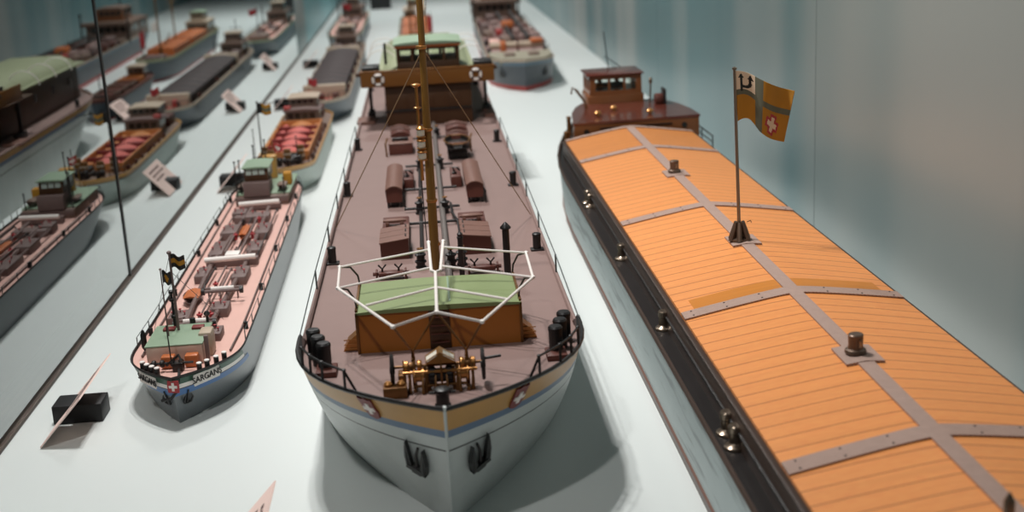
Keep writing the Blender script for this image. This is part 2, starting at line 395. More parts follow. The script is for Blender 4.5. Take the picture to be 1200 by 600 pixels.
for sg in (-1, 1):
    e = H.edge(1.068, sg, .0105); a = H.edge(1.066, sg, 0); b = H.edge(1.098, sg, .001)
    q = MB(); i = -sg * .0022
    q.add([(e[0], e[1], e[2]), (a[0], a[1], a[2]), b, (e[0] + i, e[1], e[2]), (a[0] + i, a[1], a[2]), (b[0] + i, b[1], b[2])], [(0, 1, 2), (3, 5, 4), (0, 2, 5, 3), (0, 3, 4, 1), (1, 4, 5, 2)])
    part(q, 'bulwark_end', BLACK, bw)
    part(MB().tube(H.edge_pts(1.09, 3.05, sg, .0012, .001, 40), .0022, 0, 6), 'gunwale', DECK, S)
    # shield with white cross on each bow
    fr = on_hull(H, .917, .1065, sg, .0002)
    v_ = fr[3].cross(fr[1]); v_ = v_ if v_.z > 0 else -v_; fr = (fr[0], fr[1], v_.normalized(), fr[3])
    sh = [(a * 1.2, b * 1.2) for a, b in [(-.0062, .0095), (-.003, .0085), (0, .0098), (.003, .0085), (.0062, .0095), (.0058, .003), (.0062, -.003), (.0045, -.0085), (0, -.0102), (-.0045, -.0085), (-.0062, -.003), (-.0058, .003)]]
    cr = part(plate(MB(), fr, sh, .0014), 'shield', MAROON, S, smooth=False)
    fr2 = (fr[0] + fr[3] * .0014, fr[1], fr[2], fr[3])
    part(plate(MB(), fr2, swiss_cross(0, 0, 0, .0058, .3), .0007), 'cross', WHITE, cr, smooth=False)
    # anchors: two flat flukes folded up against the shank, heavy crown below
    p, u, v, n = on_hull(H, .9135, .0655, sg, .0015)
    v = n.cross(u); v = v if v.z > 0 else -v
    u, v = (u + v * .40).normalized(), (v - u * .40).normalized()
    def L(a, b, c=0.0): return p + u * a + v * b + n * c
    an = MB()
    for k in (-1, 1):
        a0 = k * .0088
        pts = [(a0 - k * .0045, -.0125), (a0 + k * .0012, -.0135), (a0 + k * .0022, -.002), (a0 + k * .0012, .010), (a0 - k * .0002, .0185), (a0 - k * .0018, .008), (a0 - k * .0032, -.004)]
        plate(an, (p + n * .0005, u, v, (n + u * (-k * .15)).normalized()), pts, .0038)
        an.tube([L(a0 - k * .001, -.011, .004), L(a0 - k * .0002, .016, .0035)], [.0016, .0006], 0, 6)
    plate(an, (p, u, v, n), [(-.0095, -.0165), (.0095, -.0165), (.0085, -.0115), (-.0085, -.0115)], .005)
    plate(an, (p, u, v, n), [(-.0045, -.0195), (.0045, -.0195), (.004, -.016), (-.004, -.016)], .0045)
    part(an, 'anchor', BLACK, S, smooth=False)
    part(MB().tube([L(0, -.015, .002), L(0, .004, .002), L(-.001, .012, 0)], [.0016, .0013, .0011], 0, 8), 'anchor_shank', DARK, S)
# bow rails
for sg in (-1, 1):
    ys = [.926, .951, .971, .993]
    tops = []
    for y in ys:
        x, yy, z = H.edge(y, sg, .0115, .001); tops.append((x, yy, z + .0145))
        part(MB().tube([(x, yy, z), (x, yy, z + .0145)], .0012, 0, 6).lathe(x, yy, z + .0138, [(.0004, 0), (.0017, .0005), (.0017, .0018), (.0004, .0024)], 0, 8), 'stanchion', BLACK, S)
    fx = H.edge(.91, sg, .0115, .001)
    part(MB().tube([(tops[0][0] * .84, tops[0][1] + .004, dk(.93))] + tops + [(H.edge(1.02, sg, .0115, .004)[0], 1.02, tops[-1][2] - .001)], .0011, 0, 6), 'bow_rail', BLACK, S)
    # side guard wires
    ys = [1.25, 1.44, 1.61, 1.78, 1.96, 2.14]; up = [H.edge(1.07, sg, .0115)]; lo = [H.edge(1.10, sg, .002)]
    for y in ys:
        x, yy, z = H.edge(y, sg, .001, .001)
        part(MB().tube([(x, y, z), (x, y, z + .021)], .001, 0, 6), 'stanchion', WIRE, S)
        up.append((x, y, z + .0208)); lo.append((x, y, z + .0105))
    part(MB().tube(up, .0006, 0, 5), 'guard_wire', WIRE, S)
    # shrouds
    part(MB().tube([(.002, 1.309, .334), H.edge(1.52, sg, 0, .004)], .0006, 0, 5), 'shroud', ROPE, S)
    # grouped bow bollards
    for (x, y) in [(.108, 1.051), (.1025, 1.031), (.0965, 1.011)]:
        x = sg * x + (-.001 if sg < 0 else -.001)
        part(MB().lathe(x, y, dk(y), [(.0058, 0), (.0058, .022), (.0062, .0222), (.0062, .0245), (.005, .026), (.0015, .0262)], 0, 18), 'bow_bollard', BLACK, S)
    part(MB().box(sg * .0955 - .009, sg * .0955 + .008, .995, 1.018, dk(1.0), dk(1.0) + .005, 0, .0006), 'bollard_base', OXIDE, S)
    for y in (1.362, 1.706, 2.05, 2.75):
        b = part(MB().lathe(sg * .1125, y, dk(y) + .0018, [(.0045, 0), (.0045, .0145), (.0049, .0148), (.0049, .0168), (.0035, .0178)], 0, 16), 'deck_bollard', BLACK, S)
        part(MB().box(sg * .1125 - .0072, sg * .1125 + .0072, y - .006, y + .006, dk(y), dk(y) + .002, 0, .0004), 'base_plate', DARK, b)
part(MB().lathe(-.002, .909, dk(.909), [(.0062, 0), (.0062, .0015), (.0052, .0025), (.005, .010), (.0062, .0115), (.0062, .0138), (.0052, .0145), (.0015, .0148)], 0, 18).tube([(-.012, .909, dk(.909) + .011), (.008, .909, dk(.909) + .011)], .0011, 0, 6), 'towing_bitt', BLACK, S)
# forward deckhouse
dhz = dk(1.05)
def cam_poly(x0, x1, z0, z1, cam, n=10):
    return [(x0, z0)] + [(lerp(x0, x1, i / n), z1 + cam * (1 - (2 * i / n - 1) ** 2)) for i in range(n + 1)] + [(x1, z0)]
dh = part(MB().prism(cam_poly(-.0705, .0695, dhz - .001, .1385, .0025), 1.053, 1.138, 'y', 0), 'deckhouse', BROWN, S, 'ochre brown deckhouse on the foredeck')
part(MB().prism([(-.0715, .1375)] + [(lerp(-.0715, .0705, i / 12), .1395 + .0025 * (1 - (i / 6 - 1) ** 2)) for i in range(13)] + [(.0705, .1375)], 1.0515, 1.1395, 'y'), 'roof', GREEN, dh)
for sx in (-.0712, .0702):
    part(MB().box(sx - .0012, sx + .0012, 1.0515, 1.0545, dhz, .139, 0, .0004), 'corner_post', BRONZE, dh)
    part(MB().box(sx - .0012, sx + .0012, 1.136, 1.1395, dhz, .1405, 0, .0004), 'corner_post', BRONZE, dh)
    part(MB().tube([(sx, 1.054, .1405), (sx, 1.138, .1415)], .0012, 0, 6), 'edge_moulding', BRONZE, dh)
    k = -1 if sx < 0 else 1
    vt = MB().prism([(sx, dhz), (sx + k * .014, dhz), (sx + k * .010, dhz + .008), (sx, dhz + .016)], 1.062, 1.078)
    for j in range(3): vt.box(min(sx, sx + k * .013), max(sx, sx + k * .013), 1.0605, 1.0612, dhz + .002 + j * .004, dhz + .0028 + j * .004)
    part(vt, 'side_vent', BRASS, dh)
    part(MB().box(sx - .001, sx + .0015, 1.085, 1.10, dhz + .012, dhz + .026, 0, .0003), 'side_door', DBROWN, dh)
lad = part(MB().box(-.0095, .0085, 1.0512, 1.053, dhz, .1375, 0, .0003), 'front_door', DBROWN, dh)
for k in range(4): part(MB().box(-.0082, .0072, 1.0488, 1.0515, dhz + .006 + k * .0075, dhz + .0068 + k * .0075), 'step', OXIDE, lad)
part(MB().box(.0085, .0105, 1.06, 1.137, .1412, .1424, 0, .0003), 'roof_batten', GREY_GREEN, dh)
# white awning frame
A = dict(A=(-.086, 1.112, .165), B=(-.084, 1.045, .165), Cc=(-.036, .93, .165), D=(-.002, .956, .166), E=(.032, .927, .165), F=(.081, 1.037, .165), G=(.082, 1.117, .165),
         K=(-.001, 1.063, .168), KL=(-.0045, 1.067, .1685), KR=(.0035, 1.066, .1685), TL=(-.0055, 1.14, .175), TR=(.008, 1.14, .175))
af = MB().tube([A[k] for k in ('A', 'B', 'Cc', 'D', 'E', 'F', 'G')], .0012, 0, 8)
af.tube([A['D'], A['K']], .0014, 0, 8).tube([A['TL'], A['KL'], A['K'], A['KR'], A['TR']], .0014, 0, 8)
for a, b in (((A['A'], (A['TL'][0], 1.12, .1735))), ((A['G'], (A['TR'][0], 1.125, .1735))), ((A['B'], (-.0048, 1.075, .169))), ((A['F'], (.0045, 1.078, .169))), (((-.0585, .99, .165)), (-.0015, 1.02, .167)), (((.055, .98, .165)), (.0, 1.02, .167))):
    af.tube([a, b], .001, 0, 6)
for k in ('A', 'B', 'Cc', 'D', 'E', 'F', 'G', 'TL', 'TR'): af.lathe(A[k][0], A[k][1], A[k][2] - .0018, [(.0006, 0), (.0019, .0008), (.0019, .0028), (.0006, .0036)], 0, 8)
fr_ = part(af, 'awning_frame', WHITE, S, 'white wire awning frame')
for x, y, q in ((-.0705, 1.136, 'A'), (-.0705, 1.062, 'B'), (.0695, 1.136, 'G'), (.0695, 1.062, 'F')):
    e = A[q]; part(MB().tube([(x, y, .139), (lerp(x, e[0], .1), lerp(y, e[1], .1), .150), (lerp(x, e[0], .45), lerp(y, e[1], .45), .1605), e], .0009, 0, 6), 'bracket', DARK, fr_)
PL, PR = (-.023, .955, .135), (.019, .951, .135)
for a, b in ((A['Cc'], PL), (A['D'], PL), (A['D'], PR), (A['E'], PR)): part(MB().tube([a, b], .0009, 0, 6), 'strut', BRONZE, fr_)
# windlass
wz = dk(.95)
wl = MB()
for P in (PL, PR):
    wl.box(P[0] - .0016, P[0] + .0016, P[1] - .0025, P[1] + .0025, wz, .130, 0, .0004).tube([(P[0], P[1], .128), (P[0], P[1], .1365)], [.0018, .0012], 0, 6)
    wl.box(P[0] - .0013, P[0] + .0013, P[1] - .012, P[1] + .010, wz, wz + .003, 0, .0003)
for x in (-.012, .008): wl.box(x - .0012, x + .0012, .944, .956, wz, .1225, 0, .0003)
wl.box(-.0025, -.0008, .942, .944, wz, .132, 0, .0003)
W = part(wl, 'windlass', BRONZE, S, 'brass and bronze anchor windlass')
for y, z, a, b in ((.951, .1245, -.041, .032), (.945, .1175, -.024, .020), (.957, .1165, -.03, .024), (.943, .1105, -.022, .018)):
    part(MB().tube([(a, y, z), (b, y, z)], .0012, 0, 8), 'shaft', BRONZE, W)
for x, k in ((-.040, -1), (.0315, 1)):
    w = MB().torus((x, .951, .1225), .0115, .0015, 'x', 0, 24, 6)
    for j in range(4):
        a = j * PI / 4; w.tube([(x, .951 - .0115 * math.cos(a), .1225 - .0115 * math.sin(a)), (x, .951 + .0115 * math.cos(a), .1225 + .0115 * math.sin(a))], .0008, 0, 6)
    w.lathe(x - .002, .951, .1225, [(.003, 0), (.003, .004)], 0, 12, 'x')
    part(w, 'hand_wheel', DARK, W)
    part(MB().lathe(x - k * .0135 - .005, .951, .1245, [(.0052, 0), (.0035, .0025), (.0033, .005), (.0035, .0075), (.0052, .010)], 0, 16, 'x'), 'warping_drum', BRONZE, W)
part(MB().tube([(.0325, .952, .1265), (.046, .953, .1275)], .0013, 0, 8), 'crank_handle', DARK, W)
for x in (-.009, .0045):
    g = MB(); prof = []
    g.lathe(x - .003, .949, .1165, [(.0058, 0), (.0072, .001), (.0072, .005), (.0058, .006)], 0, 18, 'x')
    for j in range(14):
        a = 2 * PI * j / 14; g.box(x - .002, x + .002, .949 + .0075 * math.cos(a) - .0008, .949 + .0075 * math.cos(a) + .0008, .1165 + .0075 * math.sin(a) - .0008, .1165 + .0075 * math.sin(a) + .0008, 0, 0, 0, a)
    part(g, 'gear_wheel', DARK, W)
for x in (-.0165, -.0065, .0025, .0125):
    part(MB().tube([(x, .9435, .1185), (x, .939, .113), (x, .9375, wz + .001)], [.0011, .001, .0014], 0, 6), 'brake_lever', BRONZE, W)
for x in (-.0185, .0148):
    part(MB().lathe(x - .002, .951, .1245, [(.004, 0), (.0046, .0012), (.0046, .003), (.004, .004)], 0, 16, 'x'), 'chain_sprocket', BRASS, W)
cv = MB().prism([(-.0135, .1285), (-.0135, .1305), (-.002, .1375), (.0095, .1305), (.0095, .1285)], .942, .957)
cvo = part(cv, 'gear_cover', BRASS, W)
for a, b in (((-.0128, .1312), (-.0045, .1362)), ((.0005, .1362), (.0088, .1312))):
    q = MB(); q.add([(a[0], .9415, a[1] - .001), (b[0], .9415, b[1] - .001), (b[0], .949, b[1] + .0012), (a[0], .949, a[1] + .0012), (a[0], .943, a[1] - .0025), (b[0], .943, b[1] - .0025), (b[0], .949, b[1] - .0006), (a[0], .949, a[1] - .0006)], [(0, 1, 2, 3), (7, 6, 5, 4), (0, 4, 5, 1), (1, 5, 6, 2), (2, 6, 7, 3), (3, 7, 4, 0)])
    part(q, 'cover_pane', LAMPGL, cvo, smooth=False)
bx = part(MB().box(-.0475, -.029, .932, .943, wz, wz + .0095, 0, .0006), 'chain_box', BRONZE, S)
for x in (-.0435, -.0335): part(MB().lathe(x, .938, wz + .0085, [(.0028, 0), (.0034, .003), (.002, .0045)], 0, 12), 'box_knob', BRASS, bx)
for x in (-.0195, .0155):
    part(MB().lathe(x - .004, .9475, .1175, [(.0062, 0), (.0062, .0012), (.0048, .0016), (.0048, .0064), (.0062, .0068), (.0062, .008)], 0, 18, 'x'), 'brake_drum', BRASS, W)
part(MB().lathe(-.0065, .949, .1165, [(.0055, 0), (.0055, .009)], 0, 18, 'x'), 'cable_drum', BLACK, W)
for x in (-.029, .0235): part(MB().lathe(x - .002, .950, .1245, [(.0035, 0), (.005, .0008), (.005, .0034), (.0035, .0042)], 0, 18, 'x'), 'chain_sprocket', BRASS, W)
for x in (-.027, -.0145, .0105, .0225):
    part(MB().tube([(x, .946, .1255), (x + .0005, .943, .1165), (x, .9425, wz)], [.0016, .0013, .0018], 0, 6), 'bearing_post', BRONZE, W)
part(MB().tube([(-.0315, .944, .1215), (.0265, .944, .1215)], .0013, 0, 8), 'shaft', BRASS, W)
part(MB().box(-.0355, -.0295, .943, .957, wz, .1205, 0, .001), 'bearing_block', BRONZE, W)
# mast
mast = part(MB().tube([(-.0005, 1.305, .1), (.0002, 1.307, .2), (.0012, 1.309, .33), (.0025, 1.311, .47)], [.0052, .0047, .0036, .0028], 0, 14), 'mast', MASTC, S)
for z in (.128, .175, .25, .334): part(MB().lathe(.0002, 1.307, z, [(.0054, 0), (.0058, .0008), (.0058, .0025), (.0054, .0033)], 0, 14), 'mast_band', BRASS, mast)
part(MB().tube([(-.0078, 1.300, .20), (-.0078, 1.300, .296)], .0017, 0, 8).lathe(-.0078, 1.30, .2955, [(.001, 0), (.0045, .0022), (.005, .0038), (.002, .0048)], 0, 16).lathe(-.0078, 1.30, .274, [(.0018, 0), (.0042, .001), (.0042, .002), (.0018, .003)], 0, 14), 'signal_horn', BRASS, mast)
for z in (.2455, .2335, .2215):
    ln = part(MB().lathe(-.0062, 1.298, z, [(.0048, 0), (.0048, .001), (.0026, .0012), (.0026, .0078), (.0048, .008), (.005, .009), (.003, .0115), (.001, .0122)], 0, 14), 'mast_lantern', BRASS, mast)
    part(MB().lathe(-.0062, 1.298, z + .0012, [(.0035, 0), (.004, .0012), (.004, .0054), (.0035, .0066)], 0, 14), 'lantern_glass', LAMPGL, ln)
part(MB().tube([(-.0092, 1.30, .222), (-.0075, 1.302, .12)], .0005, 0, 4), 'halyard', DARK, mast)
part(MB().tube([(.003, 1.309, .36), (.012, 1.55, .40), (.010, 2.36, .248)], .0005, 0, 4), 'back_stay', ROPE, mast)
# pipes
part(MB().lathe(.0725, 1.255, dk(1.25), [(.0052, 0), (.0052, .001), (.0036, .0015), (.0036, .053), (.0056, .054), (.0054, .0555), (.0022, .059), (.0006, .0605)], 0, 16), 'stove_pipe', BLACK, S)
part(MB().lathe(.0265, 1.28, dk(1.28), [(.0028, 0), (.0028, .040), (.0034, .0405), (.0034, .042), (.0024, .0425), (.0032, .045), (.0012, .047)], 0, 12), 'vent_pipe', DARK, S)
zp = dk(1.5) + .0055
part(MB().tube([(.0125, 1.16, zp), (.0125, 2.24, zp)], .0036, 0, 10), 'cargo_pipe', PIPEG, S)
part(MB().tube([(-.0145, 1.33, zp - .002), (-.0145, 2.2, zp - .002)], .0022, 0, 8), 'cargo_pipe', DARK, S)
for y in (1.505, 1.585, 1.70, 1.865, 2.1): part(MB().tube([(-.035, y, zp - .001), (.035, y + .002, zp - .001)], .0018, 0, 8), 'cross_pipe', DARK, S)
part(MB().tube([(.030, 1.40, zp), (.030, 1.50, zp), (.024, 1.53, zp + .004), (.024, 1.60, zp)], .0016, 0, 8), 'cross_pipe', DARK, S)
for x, y in [(-.0155, 1.574), (.0165, 1.569), (-.016, 1.323), (.0165, 1.315), (-.0135, 1.852), (.0165, 1.855), (.0165, 2.118), (-.010, 2.10), (.028, 1.322)]:
    z = dk(y)
    b = part(MB().lathe(x, y, z, [(.0058, 0), (.0058, .0015), (.0046, .002), (.0046, .0055), (.0062, .006), (.0062, .0078), (.0042, .0085), (.0042, .013), (.006, .0135), (.006, .015), (.003, .016), (.0012, .0185), (.0012, .0205)], 0, 14), 'valve', BLACK, S)
    w = MB().torus((x, y, z + .0208), .0032, .0006, 'z', 0, 14, 5).tube([(x - .0032, y, z + .0208), (x + .0032, y, z + .0208)], .0006, 0, 5).tube([(x, y - .0032, z + .0208), (x, y + .0032, z + .0208)], .0006, 0, 5)
    part(w, 'valve_wheel', BRONZE, b)
# small winches behind the deckhouse
for xa, y in ((-.066, 1.288), (.030, 1.287)):
    z = dk(y); w = MB().box(xa + .006, xa + .032, y - .006, y + .006, z + .003, z + .008, 0, .0015).tube([(xa, y, z + .006), (xa + .038, y, z + .006)], .0022, 0, 8)
    for q in (.004, .034): w.box(xa + q - .001, xa + q + .001, y - .006, y + .006, z, z + .0095, 0, .0003)
    wo = part(w, 'hatch_winch', OXIDE, S)
    for q in (.010, .027):
        part(MB().tube([(xa + q, y, z + .006), (xa + q, y, z + .012)], .0012, 0, 6).tube([(xa + q - .004, y, z + .0155), (xa + q, y, z + .011), (xa + q + .004, y, z + .0155)], .001, 0, 6), 'toggle', DARK, wo)
# tank hatches
def front_hatch(sg, xi, xo):
    y0, y1 = 1.362, 1.428; z = dk(1.4)
    lo, hi = z + .0185, z + .0225
    pl = [(xi, z), (xo, z), (xo, lo), (xi, hi)]
    h = part(MB().prism(pl, y0, y1), 'tank_hatch', OXIDE, S)
    for k, (a, b) in enumerate(((y0 - .001, y0 + .021), (y0 + .022, y0 + .044), (y0 + .045, y1 + .001))):
        part(MB().prism([(xi - sg * .001, hi), (xo + sg * .001, lo), (xo + sg * .001, lo + .0012), (xi - sg * .001, hi + .0012)], a, b), 'lid', OXIDE_TOP, h)
    for k in range(3): part(MB().tube([(xi + sg * .003, y0 + .01 + k * .022, hi + .001), (xi + sg * .003, y0 + .013 + k * .022, hi + .003), (xi + sg * .003, y0 + .018 + k * .022, hi + .001)], .0007, 0, 5), 'lid_handle', DARK, h)
    h2 = part(MB().box(min(xi, xo), max(xi, xo) , 1.43, 1.512, z, z + .013, 0, .001), 'expansion_trunk', OXIDE, S)
    xa, xb = min(xi, xo) + .004, max(xi, xo) - .006
    w = MB().box(xa, xb, 1.463, 1.474, z + .017, z + .0205, 0, .001)
    for x in (xa + .002, xb - .002): w.box(x - .002, x + .002, 1.462, 1.475, z + .0125, z + .018, 0, .0006)
    w.tube([(xa - .003, 1.468, z + .0185), (xb + .003, 1.468, z + .0185)], .0016, 0, 8)
    part(w, 'trunk_clamp', OXIDE_TOP, h2)
front_hatch(-1, -.0285, -.0595); front_hatch(1, .0305, .0620)
def tall_hatch(xa, xb):
    z = dk(1.68); y0, y1 = 1.615, 1.765; n = 10
    arch = [(lerp(xa - .001, xb + .001, i / n), z + .0235 + .0045 * (1 - (2 * i / n - 1) ** 2)) for i in range(n + 1)]
    h = part(MB().prism([(xa, z + .0075), (xb, z + .0075)] + arch[::-1], y0, y1), 'covered_hatch', OXIDE, S)
    part(MB().prism([(a, b) for a, b in arch] + [(a, b + .0014) for a, b in arch[::-1]], y0 - .002, y1 + .002), 'arched_roof', OXIDE_TOP, h)
    for x in (xa + .0015, xb - .0015):
        for y in (y0 + .003, y1 - .003): part(MB().tube([(x, y, z), (x, y, z + .009)], .0012, 0, 6), 'leg', BLACK, h)
    m = (xa + xb) / 2
    g = MB().lathe(m, y0 + .012, z, [(.005, 0), (.006, .002), (.006, .006), (.003, .008)], 0, 14).tube([(xb + .003, y0 - .002, z), (xb + .003, y0 - .002, z + .016), (xb - .002, y0 + .02, z + .02)], .0011, 0, 6)
    part(g, 'pump', BLACK, h)
tall_hatch(-.0575, -.0375); tall_hatch(.0465, .067)
for xa, xb in ((-.0365, -.0225), (.0285, .0430)):
    z = dk(1.7); b = part(MB().box(xa, xb, 1.717, 1.785, z, z + .0155, 0, .0008), 'valve_box', OXIDE, S)
    x = (xa + xb) / 2
    part(MB().lathe(x - .002, 1.735, z + .015, [(.0035, 0), (.0035, .003), (.0015, .004), (.0015, .006)], 0, 10).tube([(x - .002, 1.735, z + .02), (x - .004, 1.734, z + .025), (x + .002, 1.733, z + .0245), (x + .006, 1.734, z + .02)], .0012, 0, 6), 'lifting_hook', DARK, b)
z = dk(2)
rl = part(MB().box(-.061, -.0235, 1.987, 2.045, z, z + .0165, 0, .001), 'tank_hatch', OXIDE, S)
part(MB().box(-.062, -.0225, 1.986, 2.046, z + .0165, z + .018, 0, .0004), 'lid', OXIDE_TOP, rl)
part(MB().box(-.056, -.030, 2.008, 2.02, z + .0195, z + .0225, 0, .0008).box(-.055, -.052, 2.009, 2.019, z + .0165, z + .02).box(-.034, -.031, 2.009, 2.019, z + .0165, z + .02), 'trunk_clamp', DARK, rl)
for xs, (ya, yb), hh in (((-.058, -.028), (2.055, 2.105), .02), ((-.06, -.03), (2.115, 2.17), .014), ((.031, .064), (2.0, 2.05), .019), ((.033, .066), (2.06, 2.12), .022), ((.032, .064), (2.13, 2.18), .013)):
    m_ = (xs[0] + xs[1]) / 2; n = 8
    t_ = part(MB().prism([(xs[0], z), (xs[1], z)] + [(lerp(xs[1], xs[0], i / n), z + hh + .005 * (1 - (2 * i / n - 1) ** 2)) for i in range(n + 1)], ya, yb), 'expansion_trunk', OXIDE, S)
    part(MB().tube([(xs[0] - .002, (ya + yb) / 2, z + hh + .004), (m_, (ya + yb) / 2, z + hh + .007), (xs[1] + .002, (ya + yb) / 2, z + hh + .004)], .0014, 0, 6), 'trunk_strap', OXIDE_TOP, t_)
for x in (-.0645, .0675): part(MB().tube([(x, 1.975, z), (x - .001, 1.978, z + .02), (x + .002, 1.99, z + .026)], .0016, 0, 6), 'davit_post', BRONZE, S)
bo = MB(); rows = []
for i in range(13):
    t = i / 12; w = .0195 * (math.sin(PI * min(1, max(0, .04 + t * .92))) ** .45); rows.append([(.045 + w * math.cos(PI + PI * j / 10), lerp(1.905, 1.985, t), z + .026 + .018 * math.sin(PI + PI * j / 10) * (.55 + .45 * math.sin(PI * t))) for j in range(11)])
bo.grid(rows)
bt = part(bo, 'dinghy', DARK, S, 'dark round-bottomed dinghy')
rim_ = [r[0] for r in rows] + [r[-1] for r in reversed(rows)]
part(MB().tube(rim_, .0013, 0, 6, True), 'gunwale', BRONZE, bt)
part(MB().box(.028, .062, 1.925, 1.933, z + .0225, z + .0245, 0, .0004), 'thwart', OXIDE, bt)
part(MB().box(.029, .061, 1.905, 1.984, z + .018, z + .0195), 'bottom_boards', BLACK, bt)
for y in (1.925, 1.965): part(MB().box(.030, .060, y - .002, y + .002, z, z + .012, 0, .0004), 'chock', BLACK, S)
# bridge
lh = part(MB().box(-.069, .084, 2.262, 2.95, z, .175, 0, .0015), 'bridge_house', DBROWN, S)
part(MB().box(-.112, .126, 2.30, 2.46, .171, .174, 0, .0006), 'bridge_wing_floor', DBROWN, lh)
part(MB().box(-.084, .099, 2.46, 2.97, .175, .179, 0, .001), 'boat_deck', CREAM_GREEN, lh)
for k in (-.045, .0, .045): part(MB().box(.0075 + k - .009, .0075 + k + .009, 2.2605, 2.263, z + .03, z + .056, 0, .0005), 'front_shutter', DBROWN, lh)
part(MB().box(-.069, .084, 2.258, 2.262, z + .0265, z + .029, 0, .0004), 'belt_moulding', BLACK, lh)
for sx in (-.0693, .0843):
    for y in (2.35, 2.48, 2.61, 2.74, 2.87): part(MB().lathe(sx - .001, y, z + .045, [(.009, 0), (.009, .002)], 0, 16, 'x'), 'porthole', DARKGL, lh)
pn = MB()
pn.box(-.109, .125, 2.249, 2.253, .1735, .2005, 0, .0008)
for x in (-.109, .1225): pn.box(x, x + .003, 2.253, 2.40, .1735, .2005, 0, .0006)
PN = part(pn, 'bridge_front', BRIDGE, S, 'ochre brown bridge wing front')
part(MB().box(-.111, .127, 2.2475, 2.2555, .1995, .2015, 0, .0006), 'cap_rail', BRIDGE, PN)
for x in (-.113, .1255): part(MB().box(x - .004, x + .005, 2.25, 2.262, .193, .199, 0, .001), 'side_lamp_box', DBROWN, PN)
for xa, xb in ((-.106, -.076), (.091, .1225)): part(MB().box(xa, xb, 2.256, 2.31, .196, .2075, 0, .0008), 'wing_locker', BLACK, PN)
for x in (-.0785, .0925):
    r_ = part(MB().torus((x, 2.2465, .1865), .0085, .0026, 'y', 0, 28, 8), 'life_ring', WHITE, PN)
    for k in range(4):
        a = PI / 4 + k * PI / 2; part(MB().torus((x, 2.2465, .1865), .0085, .00285, 'y', 0, 4, 8, a - .22, a + .22), 'ring_band', DBROWN, r_)
for sg in (-1, 1):
    x = .0075 + sg * .107
    part(MB().box(x - .003, x + .003, 2.39, 2.398, z, .171, 0, .0006), 'wing_post', BLACK, lh)
    part(MB().box(x - .006, x + .006, 2.36, 2.41, z, z + .012, 0, .001), 'wing_chest', DARK, lh)
    part(MB().box(*( (-.124, -.092) if sg < 0 else (.107, .127)), 2.30, 2.36, z, z + .006, 0, .001), 'deck_step', OXIDE_TOP, lh)
# raised house roof beside the wheelhouse
part(MB().prism([(-.075, .179), (-.068, .188), (-.045, .199), (.062, .199), (.083, .188), (.092, .179)], 2.335, 2.92), 'boat_deck_roof', CREAM_GREEN, lh)
wh = MB()
x0, x1, y0, y1 = -.0445, .067, 2.30, 2.42
wh.box(x0, x1, y0, y1, .174, .2085, 0, .0008)
wh.box(x0, x1, y0, y1, .229, .236)
for x in (x0 + .002, x0 + .0275, x0 + .056, x0 + .0845, x1 - .002): wh.box(x - .0024, x + .0024, y0, y0 + .005, .208, .232)
for y in (y0 + .04, y0 + .08, y1 - .0025):
    for x in (x0 + .0025, x1 - .0025): wh.box(x - .0025, x + .0025, y - .0025, y + .0025, .208, .232)
for x in (x0 + .03, x0 + .08): wh.box(x - .003, x + .003, y1 - .005, y1, .208, .232)
WH = part(wh, 'wheelhouse', DBROWN, S)
for k in range(4):
    xa = x0 + .0044 + k * .0284
    part(MB().box(xa, xa + .0237, y0 + .002, y0 + .003, .2088, .229), 'front_window', MATS_CLEAR, WH)
part(MB().box(x0 - .003, x1 + .003, y0 - .004, y1 + .003, .2335, .2385, 0, .0008), 'fascia', ORANGE, WH)
n = 10
part(MB().prism([(x0 - .005, .2385)] + [(lerp(x0 - .005, x1 + .005, i / n), .2405 + .0035 * (1 - (2 * i / n - 1) ** 2) ** .6) for i in range(n + 1)] + [(x1 + .005, .2385)], y0 - .007, y1 + .005), 'roof', GREY_GREEN, WH)
part(MB().lathe(.002, 2.315, .206, [(.002, 0), (.002, .004), (.009, .005), (.009, .0065)], 0, 16), 'steering_wheel', DBROWN, WH)
part(MB().tube([(-.066, 2.36, .2), (-.066, 2.36, .238)], .0025, 0, 8), 'stove_pipe', DARK, lh)
for sg in (-1, 1):
    x = .0075 + sg * .098
    for k in range(3):
        y = 2.52 + k * .12
        part(MB().torus((x - sg * .012, y, .18), .03, .0012, 'y', 0, 12, 6, PI * .02, PI * .98), 'boat_davit', WHITE, lh)
part(MB().tube([(.0075, 3.04, .106), (.0075, 3.10, .19)], .0016, 0, 6), 'ensign_staff', MASTC, S)
SOCK = M('browned_steel', (104, 84, 70), .38, .5, .2, 90)
WARP[0] = lambda x, y, z: (x, y + .08 * (x - .3235), z)
# ================================================================= covered barge on the right
S = thing('barge_model', 'large covered barge model with orange planked hatch covers and a flag, along the right wall', 'model ship', (.3265, 1.2, 0))
bt_ = lambda y: .072 + (.010 * ((y - 1.9) / .58) ** 2 if y > 1.9 else 0) + (.012 * ((.1 - y) / .6) ** 2 if y < .1 else 0)
H = Hull(.3265, -.52, 2.48, .1265, bt_, Lt=.5, Lb=.6, pt=2.4, pb=2.0, rake=.05, St=.62, Sb=.66, qt=2.1, qb=2.1, rs=.03)
hull = part(H.shell([('o', 0), ('o', .0035), ('o', .005), ('v', .6), ('v', .14), ('v', .125), ('v', .0)], [1, 1, 0, 0, 1, 2]), 'hull', [BHULL, COAM, PIPEG], S)
part(H.deck(.004), 'deck', BDECK, S)
part(H.rim(.0, .0022), 'gunwale', COAM, S)
part(H.rim(-.061, .0016), 'rubbing_strake', OXIDE_TOP, hull)
zdk = .068
XC, HW_ = .3240, .1035
def cov(t): return .1005 + .0165 * (1 - (t * t + .006) ** .56 * .97)
